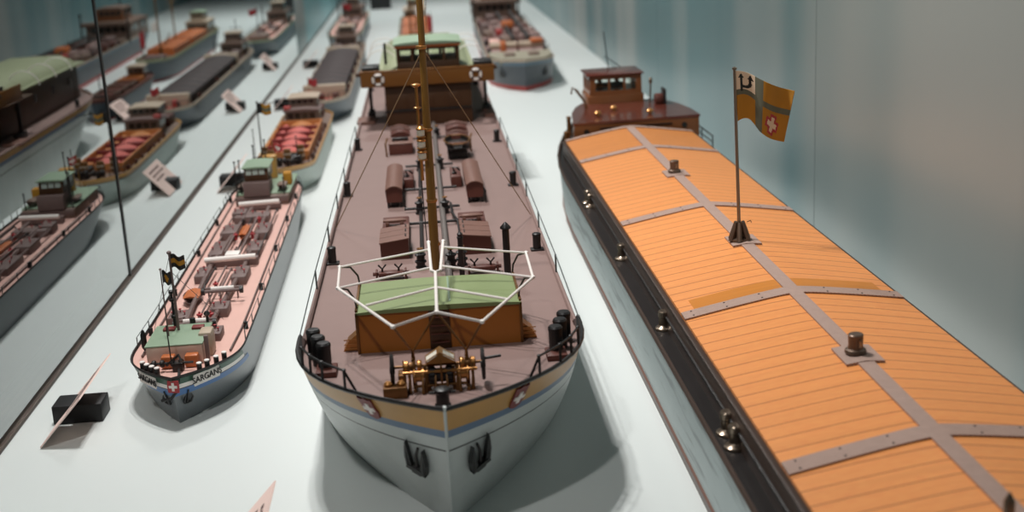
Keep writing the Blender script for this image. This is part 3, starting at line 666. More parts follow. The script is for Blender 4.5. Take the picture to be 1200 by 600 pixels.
# coaming round the hold
for sg in (-1, 1):
    x = XC + sg * (HW_ + .0015)
    part(MB().box(x - .0025, x + .0025, .0, 2.03, zdk - .001, .0985, 0, .0006), 'coaming', COAM, S)
    part(MB().box(x - .004, x + .004, .0, 2.03, .0955, .0985, 0, .0012), 'coaming_rail', COAM, S)
    part(MB().box(x + sg * .001 - .0035, x + sg * .001 + .0035, .0, 2.03, .080, .083, 0, .0012), 'coaming_rail', BDECK, S)
part(MB().prism([(XC - HW_, zdk)] + [(XC + HW_ * (i / 8 - 1), cov(i / 8 - 1) - .001) for i in range(17)] + [(XC + HW_, zdk)], -.002, .0), 'coaming_end', COAM, S)
bands = [.0, .44, .771, 1.10, 1.455, 1.838, 2.022]
for a, b in zip(bands[:-1], bands[1:]):
    for sg in (-1, 1):
        n = 8; top = [(XC + sg * HW_ * i / n, cov(i / n)) for i in range(n + 1)]
        mb = MB().prism(top + [(p[0], p[1] - .003) for p in top[::-1]], a + .0006, b - .0006)
        part(mb, 'hatch_cover', AMBERP if b > 1.9 else PLANK, S, 'amber orange plank cover' if b > 1.9 else None)
        if abs(b - 1.455) < .01:
            part(MB().prism([(p[0], p[1] + .0003) for p in top[:-1]] + [(p[0], p[1] - .001) for p in top[-2::-1]], a + .009, a + .040), 'amber_plank', AMBER, S, 'glossy amber plank')
strap_y = [.44, .771, 1.10, 1.455, 1.838, 2.016]
for y in strap_y:
    n = 24; w = .0095 if y < 1.9 else .006
    top = [(XC + HW_ * 1.005 * (2 * i / n - 1), cov(2 * i / n - 1) + .0016) for i in range(n + 1)]
    st = part(MB().prism(top + [(p[0], p[1] - .0012) for p in top[::-1]], y - w, y + w), 'cross_strap', STRAP, S)
    mb = MB()
    for k in (-.92, -.62, -.3, .3, .62, .92):
        for q in (-.6, .6): mb.lathe(XC + HW_ * k, y + q * w, cov(k) + .0012, [(.0011, 0), (.0009, .0008), (.0003, .001)], 0, 6)
    part(mb, 'strap_nails', DARK, st)
yy = [-.0, ] + strap_y
for a, b in zip(yy[:-1], yy[1:]):
    mb = MB().prism([(XC - .0065, cov(.06) + .0002), (XC - .0065, cov(.06) + .0016), (XC, cov(0) + .0016), (XC + .0065, cov(.06) + .0016), (XC + .0065, cov(.06) + .0002)], a + .0095, b - .0095)
    part(mb, 'ridge_strap', STRAP, S)
for y in (.924, 1.284, 1.640, .575):
    part(MB().prism([(XC - .0155, cov(.15) + .0006), (XC - .0155, cov(.15) + .0022), (XC, cov(0) + .0024), (XC + .0155, cov(.15) + .0022), (XC + .0155, cov(.15) + .0006)], y - .019, y + .019), 'ridge_plate', STRAP, S)
for y in (.924, 1.640):
    z = cov(0) + .0022
    part(MB().lathe(XC - .002, y, z, [(.0082, 0), (.0088, .0012), (.0082, .0032), (.0062, .0042), (.0058, .007), (.0061, .0125), (.0061, .0150), (.0052, .0158)], 0, 18), 'socket_cap', SOCK, S)
    part(MB().box(XC - .0015, XC + .001, y - .0066, y - .0056, z + .006, z + .0125, 0, .0003), 'key_plate', STEEL, S)
# flag staff in its socket
z = cov(0) + .002
so = MB()
for k in range(6):
    a = k * PI / 3 + .3; c, s_ = math.cos(a), math.sin(a)
    so.tube([(XC - .0045 + .0105 * c, 1.282 + .0105 * s_, z), (XC - .0045 + .0062 * c, 1.282 + .0062 * s_, z + .012), (XC - .0045 + .0042 * c, 1.282 + .0042 * s_, z + .0195)], [.0030, .0028, .0018], 0, 8)
so.lathe(XC - .0045, 1.282, z, [(.011, 0), (.011, .002), (.005, .004), (.0042, .016), (.003, .017)], 0, 14)
part(so, 'flag_socket', SOCK, S)
fp = part(MB().tube([(XC - .0045, 1.282, z), (XC - .0085, 1.284, .297)], [.0019, .0015], 0, 10).lathe(XC - .0085, 1.284, .296, [(.001, 0), (.0026, .001), (.0026, .0025), (.001, .0035)], 0, 10), 'flag_staff', STEEL, S)
part(MB().tube([(XC + .004, 1.283, z + .0185), (XC + .008, 1.283, z + .0195), (XC + .009, 1.284, z + .017)], .0005, 0, 5), 'socket_hook', DARK, S)
# flag: quarters on a waving cloth
NU, NV = 96, 72; fl = MB(); vs = []
def cloth(u, v):
    x = XC - .0078 + (.0225 * min(1, u / .34) ** 1.1 if u < .34 else .0225 + .0415 * (u - .34) / .66)
    top = .2955 - .008 * (u / .34) ** 2 if u < .34 else .2875 - .0175 * ((u - .34) / .66) ** 1.0 - .002 * math.sin((u - .34) / .66 * PI)
    h = .052 if u < .34 else lerp(.052, .050, (u - .34) / .66)
    dx = -.012 * v * max(0, (u - .2)) / .8 + .0025 * v * (1 - u)
    zz = top - h * v - .006 * v * max(0, math.sin(u * 2.2) - .5) + .007 * math.sin(PI * min(1, u / .4)) * v * .6
    y = 1.284 + .0045 * math.sin(u * 9.0 + v * .6) * (1 - .1 * v) * min(1, u * 3)
    return (x + dx, y, zz)
for j in range(NV + 1):
    for i in range(NU + 1): vs.append(cloth(i / NU, j / NV))
def flag_m(u, v):
    # anchor-like fork in the white hoist quarter
    if u < .34 and v < .42:
        a, b = u / .34, v / .42
        if abs(a - .30) < .055 and .2 < b < .98: return 3
        r = math.hypot((a - .48) * 1.0, (b - .48) * .95)
        if .2 < r < .34 and b > .48 and a > .26: return 3
        if abs(a - .74) < .06 and .30 < b < .56: return 3
        if .12 < b < .34 and abs(a - .30) < (b - .1) * .65 and b < .33: return 3
        if .10 < b < .34 and abs(a - .76) < (b - .08) * .6: return 3
    # emblem: red cross, pale cross inside
    p, q = (u - .67) * 1.25, (v - .74) * 1.0
    ca, sa = math.cos(.18), math.sin(.18); p, q = p * ca + q * sa, -p * sa + q * ca
    ap, aq = abs(p), abs(q)
    if (ap < .048 and aq < .145) or (aq < .048 and ap < .145): return 2
    if (ap < .098 and aq < .195) or (aq < .098 and ap < .195): return 4
    if abs(u - .385) < .06 or abs(v - .43) < .06: return 1
    if u < .34 and v < .38: return 2
    return 0
fs, ms = [], []
for j in range(NV):
    for i in range(NU):
        a = j * (NU + 1) + i; fs.append((a, a + 1, a + NU + 2, a + NU + 1)); ms.append(flag_m((i + .5) / NU, (j + .5) / NV))
fl.v = vs; fl.f = fs; fl.m = ms
fo = part(fl, 'flag', [FYEL, FGRY, FWHT, BLACK, RED], fp, 'yellow flag with grey cross, black anchor and white cross on red', ang=80)
mo = fo.modifiers.new('cloth thickness', 'SOLIDIFY'); mo.thickness = .0004
# slim pointed post on the ridge nearest the viewer
part(MB().tube([(.3085, .63, .115), (.3085, .63, .136), (.3085, .63, .1415)], [.0034, .0034, .0006], 0, 14), 'pointed_post', STEEL, S)
# side bollards
def bbol(x, y):
    b = part(MB().lathe(x, y, zdk - .0005, [(.0085, 0), (.009, .0012), (.0085, .0028), (.0062, .0042), (.005, .0055), (.0048, .0125), (.0056, .0135), (.0056, .0185), (.0048, .0195), (.001, .0197)], 0, 20), 'bollard', STEEL, S)
for y in (.911, .884, 1.167, 1.422, 1.692, 1.716): bbol(.2145, y)
for y in (.90, .87, 1.125, 1.422, 1.70): bbol(.4405, y)
# after house
z0 = zdk
AHP = [(.238, 2.045), (.446, 2.045), (.4445, 2.11), (.437, 2.17), (.424, 2.215), (.400, 2.245), (.276, 2.245), (.262, 2.21), (.248, 2.15)]
ah = part(MB().prism(AHP, z0, .1205, 'z'), 'after_house', TANBR, S)
part(MB().prism([(.341 + (x - .341) * 1.015, 2.14 + (y - 2.14) * 1.012) for x, y in AHP], .1195, .1235, 'z'), 'house_roof', GLOSSBR, S)
for x in (.258, .421): part(MB().lathe(x, 2.0435, .108, [(.0045, 0), (.0045, .002), (.003, .003)], 0, 14, 'y'), 'porthole', DARKGL, ah)
part(MB().box(.28, .40, 2.0425, 2.046, .112, .1135, 0, .0003), 'grab_rail', DARK, ah)
for x, y in ((.285, 2.10), (.319, 2.145), (.371, 2.085)): part(MB().lathe(x, y, .123, [(.003, 0), (.003, .003), (.0062, .004), (.006, .0065), (.0035, .009), (.001, .0098)], 0, 16), 'mushroom_vent', BRASS, S)
hx = MB()
x0, x1, y0, y1, zb = .290, .384, 2.235, 2.32, .123
hx.box(x0 - .003, x1 + .003, y0 - .004, y1, .078, .137, 0, .001)
hx.box(x0, x1, y0, y1, .137, .1445).box(x0, x1, y0, y1, .1645, .171)
for x in (x0 + .006, x0 + .0355, x0 + .063, x1 - .005): hx.box(x - .0055 if x in (x0 + .006, x1 - .005) else x - .002, x + .005 if x in (x0 + .006, x1 - .005) else x + .002, y0, y0 + .005, .144, .165)
for y in (y0 + .028, y0 + .056, y1 - .003):
    for x in (x0 + .003, x1 - .003): hx.box(x - .003, x + .003, y - .003, y + .003, .144, .165)
for x in (x0 + .03, x0 + .062): hx.box(x - .004, x + .004, y1 - .005, y1, .144, .165)
WH = part(hx, 'wheelhouse', TANBR, S)
for xa, xb in ((x0 + .011, x0 + .0335), (x0 + .0375, x0 + .061), (x0 + .065, x1 - .010)):
    part(MB().box(xa, xb, y0 + .002, y0 + .003, .1445, .1645), 'front_window', MATS_CLEAR, WH)
part(MB().box(x0 - .004, x1 + .004, y0 - .006, y1 + .004, .171, .1742, 0, .0012), 'roof', GLOSSBR, WH)
part(MB().box(x0 + .02, x0 + .07, y1 - .03, y1 - .01, .137, .150, 0, .001), 'console', DBROWN, WH)
part(MB().tube([(.352, 2.36, .08), (.338, 2.37, .235)], [.0013, .0009], 0, 6), 'antenna', DARK, S)
part(MB().tube([(.338, 2.37, .19), (.372, 2.38, .165)], .0008, 0, 5), 'antenna_stay', DARK, S)
dv = MB().tube([(.276, 2.19, .10), (.276, 2.19, .135), (.262, 2.19, .156), (.254, 2.19, .161), (.252, 2.19, .150)], .0016, 0, 8).tube([(.282, 2.20, .10), (.278, 2.20, .13), (.258, 2.20, .158)], .0012, 0, 6)
part(dv, 'davit', BRONZE, S)
part(MB().tube([(.392, 2.20, .123), (.394, 2.20, .158)], .0016, 0, 8).lathe(.394, 2.20, .156, [(.001, 0), (.0032, .003), (.0032, .009), (.001, .012)], 0, 12), 'lamp_post', STEEL, S)
part(MB().lathe(.398, 2.185, .131, [(.010, 0), (.0105, .002), (.0105, .012), (.009, .014)], 0, 18, 'x'), 'hose_reel', OXIDE, S)
part(MB().box(.412, .416, 2.17, 2.20, .123, .15, 0, .001), 'reel_bracket', DARK, S)
for x, y, h in ((.247, 2.14, .022), (.253, 2.17, .016), (.263, 2.235, .03)):
    part(MB().lathe(x - .012, y, bt_(y) - .004, [(.006, 0), (.006, .002), (.0038, .003), (.0038, h), (.005, h + .001), (.004, h + .003)], 0, 14), 'stern_bollard', BRONZE, S)
for y in (1.95, 2.02, 2.08): part(MB().box(.222, .231, y - .012, y + .012, zdk, zdk + .007, 0, .002), 'deck_fitting', DARK, S)
for sg in (1,):
    pts = [(.4535, y, .078 + .02) for y in (1.98, 2.06, 2.15, 2.24)]
    mb = MB().tube(pts, .0011, 0, 6).tube([(p[0], p[1], p[2] - .01) for p in pts], .0009, 0, 6)
    for p in pts: mb.tube([(p[0], p[1], .07), p], .001, 0, 6)
    part(mb, 'side_railing', DARK, S)
part(MB().tube([(.3265, 2.44, .08), (.3265, 2.47, .15)], .0014, 0, 6), 'ensign_staff', BRONZE, S)
part(MB().lathe(.3265, 2.41, .075, [(.012, 0), (.012, .012), (.009, .014)], 0, 18), 'capstan', BRONZE, S)
WARP[0] = None
# ================================================================= generic pieces for the smaller ships
def bol_row(H, S, ys, sides, r, h, mat=BLACK, name='bollard', ins=.006, dz=.0015):
    for y in ys:
        for sg in sides:
            x, yy, z = H.edge(y, sg, -dz, ins)
            part(MB().lathe(x, y, z, [(r * 1.2, 0), (r * 1.2, h * .1), (r, h * .12), (r, h * .85), (r * 1.12, h * .88), (r * 1.0, h)], 0, 10), name, mat, S)
def rail(H, S, ya, yb, n, h, mat=WIRE, r=.0007, sides=(-1, 1), ins=.001):
    for sg in sides:
        pts = []
        for i in range(n + 1):
            y = lerp(ya, yb, i / n); x, yy, z = H.edge(y, sg, 0, ins); pts.append((x, y, z + h))
            part(MB().tube([(x, y, z - .001), (x, y, z + h)], r, 0, 5), 'stanchion', mat, S)
        part(MB().tube(pts, r * .7, 0, 5), 'guard_rail', mat, S)
def house(S, x0, x1, y0, y1, z0, z1, mat, roofmat, name='wheelhouse', wins=3, wall=TAUPE, over=.003, glass=DARKGL):
    h = z1 - z0
    o = part(MB().box(x0, x1, y0, y1, z0, z1, 0, h * .03), name, mat, S)
    part(MB().prism(cam_poly(x0 - over, x1 + over, z1 - h * .02, z1 + h * .06, h * .08), y0 - over, y1 + over), 'roof', roofmat, o)
    w = (x1 - x0)
    for k in range(wins):
        a = x0 + w * (.08 + k * .84 / wins); b = a + .84 * w / wins * .8
        part(MB().box(a, b, y0 - h * .02, y0 + .001, z0 + h * .5, z0 + h * .88), 'front_window', glass, o)
    for sx in (x0, x1):
        for k in range(2):
            ya = lerp(y0, y1, .12 + .45 * k); yb = ya + (y1 - y0) * .32
            part(MB().box(sx - h * .02, sx + h * .02, ya, yb, z0 + h * .5, z0 + h * .88), 'side_window', glass, o)
    return o
def mast_of(S, x, y, z0, z1, r, mat=DARK, yard=None, name='mast'):
    o = part(MB().tube([(x, y, z0), (x, y, z1)], [r, r * .7], 0, 8).lathe(x, y, z1 - r, [(r * .7, 0), (r * 1.5, r * .7), (r * 1.5, r * 1.8), (r * .6, r * 2.4)], 0, 8), name, mat, S)
    if yard: part(MB().tube([(x - yard, y, lerp(z0, z1, .75)), (x + yard, y, lerp(z0, z1, .75))], r * .6, 0, 6), 'yard', mat, o)
    return o
def small_flag(par, x, y, z, w, h, mats, pat, name='flag', droop=.2):
    mb = MB(); nu, nv = 16, 9; vs = []
    for j in range(nv + 1):
        for i in range(nu + 1):
            u, v = i / nu, j / nv; vs.append((x + w * u * .95, y + w * .14 * math.sin(u * 7), z - h * v - droop * h * u + .07 * h * math.sin(u * 8)))
    for j in range(nv):
        for i in range(nu):
            a = j * (nu + 1) + i; mb.f.append((a, a + 1, a + nu + 2, a + nu + 1)); mb.m.append(pat((i + .5) / nu, (j + .5) / nv))
    mb.v = vs; o = part(mb, name, mats, par, ang=80)
    m = o.modifiers.new('cloth thickness', 'SOLIDIFY'); m.thickness = .0003
    return o
def boat(S, x, y0, y1, z, w, h, mat, cover=None):
    bb = MB(); rows = []
    for i in range(13):
        t = i / 12; q = w * math.sin(PI * lerp(.04, .96, t)) ** .6
        rows.append([(x + q * math.cos(PI + PI * j / 8), lerp(y0, y1, t), z + h + h * (.6 + .4 * math.sin(PI * t)) * math.sin(PI + PI * j / 8)) for j in range(9)])
    o = part(bb.grid(rows), 'tender_boat', mat, S)
    part(MB().prism([(x - w * .85, z + h * .98), (x, z + h * 1.25), (x + w * .85, z + h * .98)], lerp(y0, y1, .15), lerp(y0, y1, .85)), 'boat_cover', cover or WHITE, o)
    return o
def anchors(H, S, y, z, s, mat=BLACK):
    for sg in (-1, 1):
        p, u, v, n = hull_frame(H, y, z, sg, s * .12)
        L = lambda a, b, c=0.0: p + u * a * s + v * b * s + n * c * s
        an = MB()
        for k in (-1, 1): an.tube([L(0, -.9), L(k * .45, -.75, .1), L(k * .62, -.2, .15), L(k * .42, .25, .1)], [.16 * s, .15 * s, .15 * s, .04 * s], 0, 6)
        an.tube([L(0, -.95), L(0, .8)], [.14 * s, .11 * s], 0, 6)
        part(an, 'anchor', mat, S)
def valve_cluster(S, x, y, z, w, d, h, mat, red=True):
    """low trunk with small hand wheels on top"""
    b = part(MB().box(x - w / 2, x + w / 2, y - d / 2, y + d / 2, z, z + h, 0, h * .1), 'tank_trunk', mat, S)
    for k in range(3):
        px = x - w * .3 + k * w * .3; py = y + (d * .2 if k % 2 else -d * .15)
        part(MB().tube([(px, py, z + h), (px, py, z + h * 1.35)], .0006, 0, 5).lathe(px, py, z + h * 1.3, [(.0004, 0), (.0017, .0003), (.0017, .001), (.0004, .0013)], 0, 10), 'hand_wheel', RED if red else DARK, b)
    return b

# ---------------------------------------------------------------- tanker in front on the left
S = thing('ship_model', 'slim grey tanker model with salmon pink deck and striped bow, front left', 'model ship', (-.259, 1.23, 0))
tz = lambda y: .0445 + (.0065 * ((1.42 - y) / .25) ** 2 if y < 1.42 else 0) + (.004 * ((y - 1.95) / .25) ** 2 if y > 1.95 else 0)
H = Hull(-.2585, 1.166, 2.158, .0565, tz, Lt=.115, Lb=.17, pt=2.6, pb=2.2, rake=.016, St=.14, Sb=.24, qt=2.6, qb=1.8, rs=.03, skew=-.004)
HB = H
specs = [('o', 0), ('o', .0012), ('o', .0076), ('o', .0122), ('o', .0132), ('o', .0200), ('v', .5), ('v', .3), ('v', .12), ('v', 0)]
# coloured bands only round the bow: built as bow strakes on the hull
hull = part(H.shell(specs, [1, 0, 0, 0, 0, 0, 0, 0, 0]), 'hull', [THULL, BLACK], S)
rows = [H.row(s) for s in specs[:6]]
for nm, k, mt in (('green_band', 1, TGREEN), ('white_band', 2, WHITE), ('black_line', 3, BLACK), ('blue_band', 4, TBLUE)):
    mb = MB()
    for sg in (-1, 1):
        lim = 15 if k < 4 else 16
        A_, B_ = rows[k][:lim], rows[k + 1][:lim]
        mb.grid([[(H.cx(y) + sg * (h + .0004), y - .0004, z) for (y, z, h) in A_], [(H.cx(y) + sg * (h + .0004), y - .0004, z) for (y, z, h) in B_]])
    part(mb, nm, mt, hull)
part(H.deck(.0015), 'deck', TPINK, S)
part(H.rim(.0008, .0011), 'cap_rail', DARK, S)
def hull_frame(H, y, z, sg, off=0.0):
    p, u, v, n = on_hull(H, y, z, sg, off); v = n.cross(u)
    if v.z < 0: v = -v
    return p, u, v.normalized(), n
anchors(H, S, 1.1835, .0275, .0085)
# stem crest
fr = (Vector((H.cx(1.166), 1.1645, .0435)), Vector((1, 0, 0)), Vector((0, .12, 1)).normalized(), Vector((0, -1, .12)).normalized())
p, u, v, n = hull_frame(H, 1.1685, .0435, -1, .0012)
fr = (p + Vector((.002, 0, 0)), Vector((1, -.25, 0)).normalized(), Vector((0, 0, 1)), Vector((-.25, -1, 0)).normalized())
cr = part(plate(MB(), fr, [(-.0055, -.006), (.0055, -.006), (.006, 0), (.0055, .006), (-.0055, .006), (-.006, 0)], .0012), 'crest', RED, S, smooth=False)
part(plate(MB(), (fr[0] + fr[3] * .0012, fr[1], fr[2], fr[3]), swiss_cross(0, 0, 0, .0042, .3), .0006), 'cross', WHITE, cr, smooth=False)
# name boards
for sg in (-1, 1):
    yb = 1.1955
    p, u, v, n = hull_frame(H, yb, tz(yb) - .0068, sg, .0012)
    a_ = Vector((H.edge(1.182, sg)[0], 1.182, 0)); b_ = Vector((H.edge(1.213, sg)[0], 1.213, 0)); u = (b_ - a_).normalized(); n = Vector((u.y * sg, -u.x * sg, 0)).normalized(); n = n if n.x * sg > 0 else -n
    v = Vector((0, 0, 1)); fr = (p + n * .0004, u, v, n)
    nb = part(plate(MB(), fr, [(-.0165, -.0056), (.0165, -.0056), (.018, 0), (.0165, .0056), (-.0165, .0056), (-.018, 0)], .0010), 'name_board', WHITE, S, smooth=False)
    text_mesh('SARGANS', .0088, (fr[0] + n * .0011, u, v, n), sg < 0, BLACK, nb, 'lettering')
zd = lambda y: tz(y) - .0015
ch = [(-.2545, 1.186, .0535), (-.2525, 1.176, .053), (-.2530, 1.170, .047), (-.2555, 1.1685, .037), (-.262, 1.1705, .030), (-.272, 1.176, .0265)]
part(MB().tube(ch, .0015, 0, 6), 'anchor_chain', BLACK, S)
fc = part(MB().box(-.291, -.236, 1.218, 1.283, zd(1.25), .0675, 0, .0012), 'forecastle_house', M('pinkish_beige_paint', (212, 182, 166), .55), S, 'pinkish beige forecastle house with green top')
part(MB().box(-.292, -.235, 1.217, 1.284, .067, .0685, 0, .0005), 'roof', GREY_GREEN, fc)
for x in (-.276, -.247): part(MB().box(x - .006, x + .006, 1.262, 1.272, .0685, .071, 0, .0006), 'roof_hatch', MAROON, fc)
part(MB().box(-.243, -.230, 1.24, 1.262, zd(1.25), .0715, 0, .002), 'store_locker', BEIGE, S)
part(MB().box(-.2345, -.2305, 1.222, 1.226, zd(1.22), .074, 0, .0005), 'vent_post', TGREY, S)
wl = part(MB().tube([(-.284, 1.199, .0565), (-.242, 1.197, .0565)], .0012, 0, 6), 'windlass', BLACK, S)
for x in (-.28, -.272, -.262, -.254): part(MB().lathe(x - .002, 1.198, .0565, [(.003, 0), (.0038, .001), (.0038, .003), (.003, .004)], 0, 12, 'x'), 'chain_wheel', DARK, wl)
part(MB().box(-.262, -.252, 1.193, 1.204, zd(1.2), .0575, 0, .0008), 'gear_case', DARK, wl)
part(MB().tube([(-.268, 1.196, .055), (-.255, 1.196, .065), (-.252, 1.19, .060)], .0014, 0, 6), 'brake_lever', BLACK, wl)
for xa, xb in ((-.275, -.262), (-.252, -.239)): part(MB().box(xa, xb, 1.205, 1.216, zd(1.2), .0605, 0, .0015), 'winch_motor', ORANGE, S)
for y, sg in ((1.192, 1), (1.2, 1), (1.211, 1), (1.223, 1), (1.185, -1), (1.192, -1), (1.2, -1), (1.209, -1)):
    x, yy, z = H.edge(y, sg, -.0015, .004)
    b = part(MB().lathe(x, y, z, [(.0026, 0), (.0026, .0078)], 0, 12), 'bollard', BLACK, S)
    part(MB().lathe(x, y, z + .0078, [(.0027, 0), (.0027, .001), (.002, .0014)], 0, 12), 'bollard_top', WHITE, b)
for sg in (-1, 1):
    part(MB().tube(H.edge_pts(1.25, 2.02, sg, .0005, .0105, 10), .0011, 0, 6), 'deck_pipe', TGREY, S)
    rail(H, S, 1.285, 1.90, 10, .0105, WIRE, .0006, (sg,))
bol_row(H, S, (1.33, 1.48, 1.66, 1.83, 1.98), (-1, 1), .0024, .008)
for xa, xb in ((-.2735, -.2655), (-.248, -.2395)):
    part(MB().tube([(xa, 1.30, .051), (xb - .018 if xa < -.26 else xb, 1.57, .0505), (xa + .004, 1.90, .0505)], .0027, 0, 8), 'cargo_pipe', TGREY, S)
for y, xa, xb in ((1.318, -.281, -.239), (1.437, -.27, -.226)):
    g = part(MB().tube([(xa, y, .0575), (xb, y, .0575)], .0020, 0, 8).tube([(xa, y + .016, .0565), (xb, y + .016, .0565)], .0016, 0, 8), 'manifold', TGREY, S)
    part(MB().tube([(lerp(xa, xb, .2), y + .004, .0595), (lerp(xa, xb, .8), y + .004, .0595)], .0024, 0, 8), 'white_pipe', WHITE, g)
    for x in (xa, xb): part(MB().lathe(x - .002, y, .0575, [(.0042, 0), (.0042, .004)], 0, 14, 'x'), 'flange', BLACK, g)
    for k in range(4):
        x = lerp(xa, xb, .15 + .23 * k); part(MB().tube([(x, y + (.016 if k % 2 else 0), zd(y)), (x, y + (.016 if k % 2 else 0), .0575)], .0011, 0, 6), 'support', TGREY, g)
for y, xa, xb in ((1.582, -.2905, -.227), (1.90, -.2885, -.229)):
    part(MB().tube([(xa, y, .057), (xb, y + .004, .0575)], .0034, 0, 10), 'cargo_boom', WHITE, S, 'white boom lying across the deck')
    part(MB().box(xa - .001, xb + .001, y + .012, y + .024, zd(y), .0535, 0, .0008), 'catwalk', TGREY, S)
for x, y, w, d, h in ((-.287, 1.545, .016, .045, .010), (-.239, 1.53, .018, .05, .011), (-.2445, 1.393, .02, .03, .011), (-.286, 1.372, .022, .03, .010), (-.238, 1.305, .016, .028, .009), (-.294, 1.30, .018, .022, .006),
                      (-.285, 1.66, .018, .07, .010), (-.237, 1.66, .018, .05, .010), (-.283, 1.755, .02, .05, .012), (-.236, 1.755, .018, .06, .011), (-.262, 1.845, .05, .03, .010), (-.282, 1.86, .02, .03, .013)):
    valve_cluster(S, x, y, zd(y), w, d, h, TGREY)
for k, (xa, xb, ya, yb) in enumerate(((-.262, -.262, 1.33, 1.57), (-.257, -.262, 1.60, 1.88), (-.29, -.29, 1.60, 1.86), (-.2285, -.2295, 1.60, 1.88), (-.254, -.254, 1.45, 1.56), (-.276, -.275, 1.48, 1.57))):
    part(MB().tube([(xa, ya, .0475), (xa, ya + .004, .0515), (xb, yb - .004, .0515), (xb, yb, .0475)], .0013, 0, 6), 'deck_pipe', (TGREY, DARK)[k % 2], S)
for x, y in ((-.262, 1.36), (-.262, 1.48), (-.258, 1.64), (-.27, 1.72), (-.247, 1.72), (-.27, 1.80), (-.248, 1.81), (-.276, 1.345), (-.25, 1.36)):
    part(MB().lathe(x, y, .047, [(.0022, 0), (.0022, .006), (.0034, .0065), (.0034, .008), (.0012, .0085), (.0012, .0105)], 0, 10), 'valve', (BLACK, RED, TGREY)[int(y * 100) % 3], S)
boat(S, -.284, 1.425, 1.475, .0445, .011, .008, TGREY, ORANGE)
boat(S, -.2585, 1.69, 1.765, .052, .006, .006, ORANGE, ORANGE)
for x in (-.272, -.252): part(MB().box(x - .0012, x + .0012, 1.63, 1.84, .052, .0545), 'walkway_rail', TGREY, S)
part(MB().box(-.268, -.25, 1.6, 1.62, .052, .058, 0, .001), 'pump', WHITE, S)
m1 = mast_of(S, -.2665, 1.265, .05, .150, .0016, TGREY, .0)
small_flag(m1, -.2655, 1.265, .1485, .014, .014, [BLACK, FYEL], lambda u, v: 1 if .3 < v < .68 else 0)
m2 = mast_of(S, -.2735, 1.248, .05, .138, .0009, TGREY)
small_flag(m2, -.2725, 1.248, .137, .009, .013, [BLACK, FYEL], lambda u, v: 1 if (u - .5) ** 2 + (v - .5) ** 2 < .06 else 0)
m3 = mast_of(S, -.2715, 1.275, .05, .106, .0018, BLACK)
for z in (.078, .096): part(MB().lathe(-.2715, 1.275, z, [(.0015, 0), (.003, .001), (.003, .0035), (.0015, .0045)], 0, 10), 'signal_lamp', BLACK, m3)
part(MB().tube([(-.256, 1.288, .05), (-.256, 1.288, .073)], .003, 0, 10), 'vent', BLACK, S)
part(MB().tube([(-.241, 1.29, .05), (-.241, 1.29, .075)], .0016, 0, 8).lathe(-.241, 1.29, .074, [(.002, 0), (.0036, .002), (.002, .005)], 0, 10), 'vent', BLACK, S)
part(MB().tube([(-.263, 1.197, .055), (-.264, 1.199, .095)], .0007, 0, 5), 'jack_staff', DARK, S)
part(MB().lathe(-.302, 1.262, .05, [(.001, 0), (.003, .004), (.003, .017), (.001, .022)], 0, 10), 'fender', BLACK, S)
part(MB().tube([(-.2665, 1.265, .148), (-.30, 1.30, .055)], .0003, 0, 4).tube([(-.2665, 1.265, .13), (-.235, 1.35, .05)], .0003, 0, 4), 'stay', WIRE, S)
# aft superstructure
part(MB().box(-.300, -.218, 1.945, 2.095, zd(2), .058, 0, .003), 'poop_house', TAUPE, S)
part(MB().box(-.298, -.22, 1.944, 1.950, .048, .0565, 0, .0005), 'poop_front', TGREY, S)
part(MB().box(-.301, -.217, 1.955, 2.10, .058, .060, 0, .001), 'poop_deck', GREY_GREEN, S)
part(MB().box(-.286, -.246, 1.942, 1.99, .058, .080, 0, .001), 'bridge_front', TGREY, S)
house(S, -.284, -.248, 1.955, 2.02, .08, .1, DBROWN, GREY_GREEN, 'wheelhouse', 3, glass=WINDOWG)
part(MB().box(-.232, -.219, 2.01, 2.03, .06, .079, 0, .002), 'orange_locker', FYEL, S, 'bright orange yellow locker')
boat(S, -.230, 1.955, 2.0, .062, .008, .007, TGREY, TAUPE)
boat(S, -.294, 1.965, 2.01, .062, .006, .006, TGREY, TAUPE)
for x, y, z1 in ((-.2965, 1.95, .112), (-.291, 1.96, .112), (-.277, 2.03, .122), (-.262, 2.06, .125), (-.225, 1.952, .083)): mast_of(S, x, y, .058, z1, .0012, DARK, .0)
part(MB().lathe(-.258, 2.08, .06, [(.011, 0), (.011, .03), (.012, .031), (.012, .036), (.009, .037)], 0, 16), 'funnel', OCHRE, S)
mk = mast_of(S, -.259, 2.145, .05, .105, .0009, MASTC, name='ensign_staff')
small_flag(mk, -.259, 2.146, .104, .016, .013, [RED, WHITE], lambda u, v: 1 if (abs(u - .5) < .09 and abs(v - .5) < .3) or (abs(v - .5) < .12 and abs(u - .5) < .25) else 0)
rail(H, S, 1.94, 2.11, 6, .012, WIRE, .0006)

# ---------------------------------------------------------------- open cargo boat with red hold
WARP[0] = lambda x, y, z: (x, 2.168 + (y - 2.085) * .80, z)
S = thing('ship_model', 'open cargo boat model with salmon red hold and ochre rail, behind the slim tanker', 'model ship', (-.257, 2.2, 0))
cz = lambda y: .047 + (.009 * ((2.35 - y) / .28) ** 2 if y < 2.35 else 0) + (.004 * ((y - 2.7) / .3) ** 2 if y > 2.7 else 0)
H = Hull(-.2565, 2.085, 3.0, .0545, cz, Lt=.14, Lb=.22, pt=2.5, pb=2.0, rake=.03, St=.14, Sb=.22, qt=2.6, qb=1.9, rs=.03)
part(H.shell([('o', 0), ('o', .007), ('o', .0085), ('v', .6), ('v', .3), ('v', .12), ('v', 0)], [1, 2, 0, 0, 0, 0]), 'hull', [PALEHULL, OCHRE, DARK], S)
part(H.deck(.003), 'deck', TAUPE, S); part(H.rim(.0, .0014), 'cap_rail', OCHRE, S)
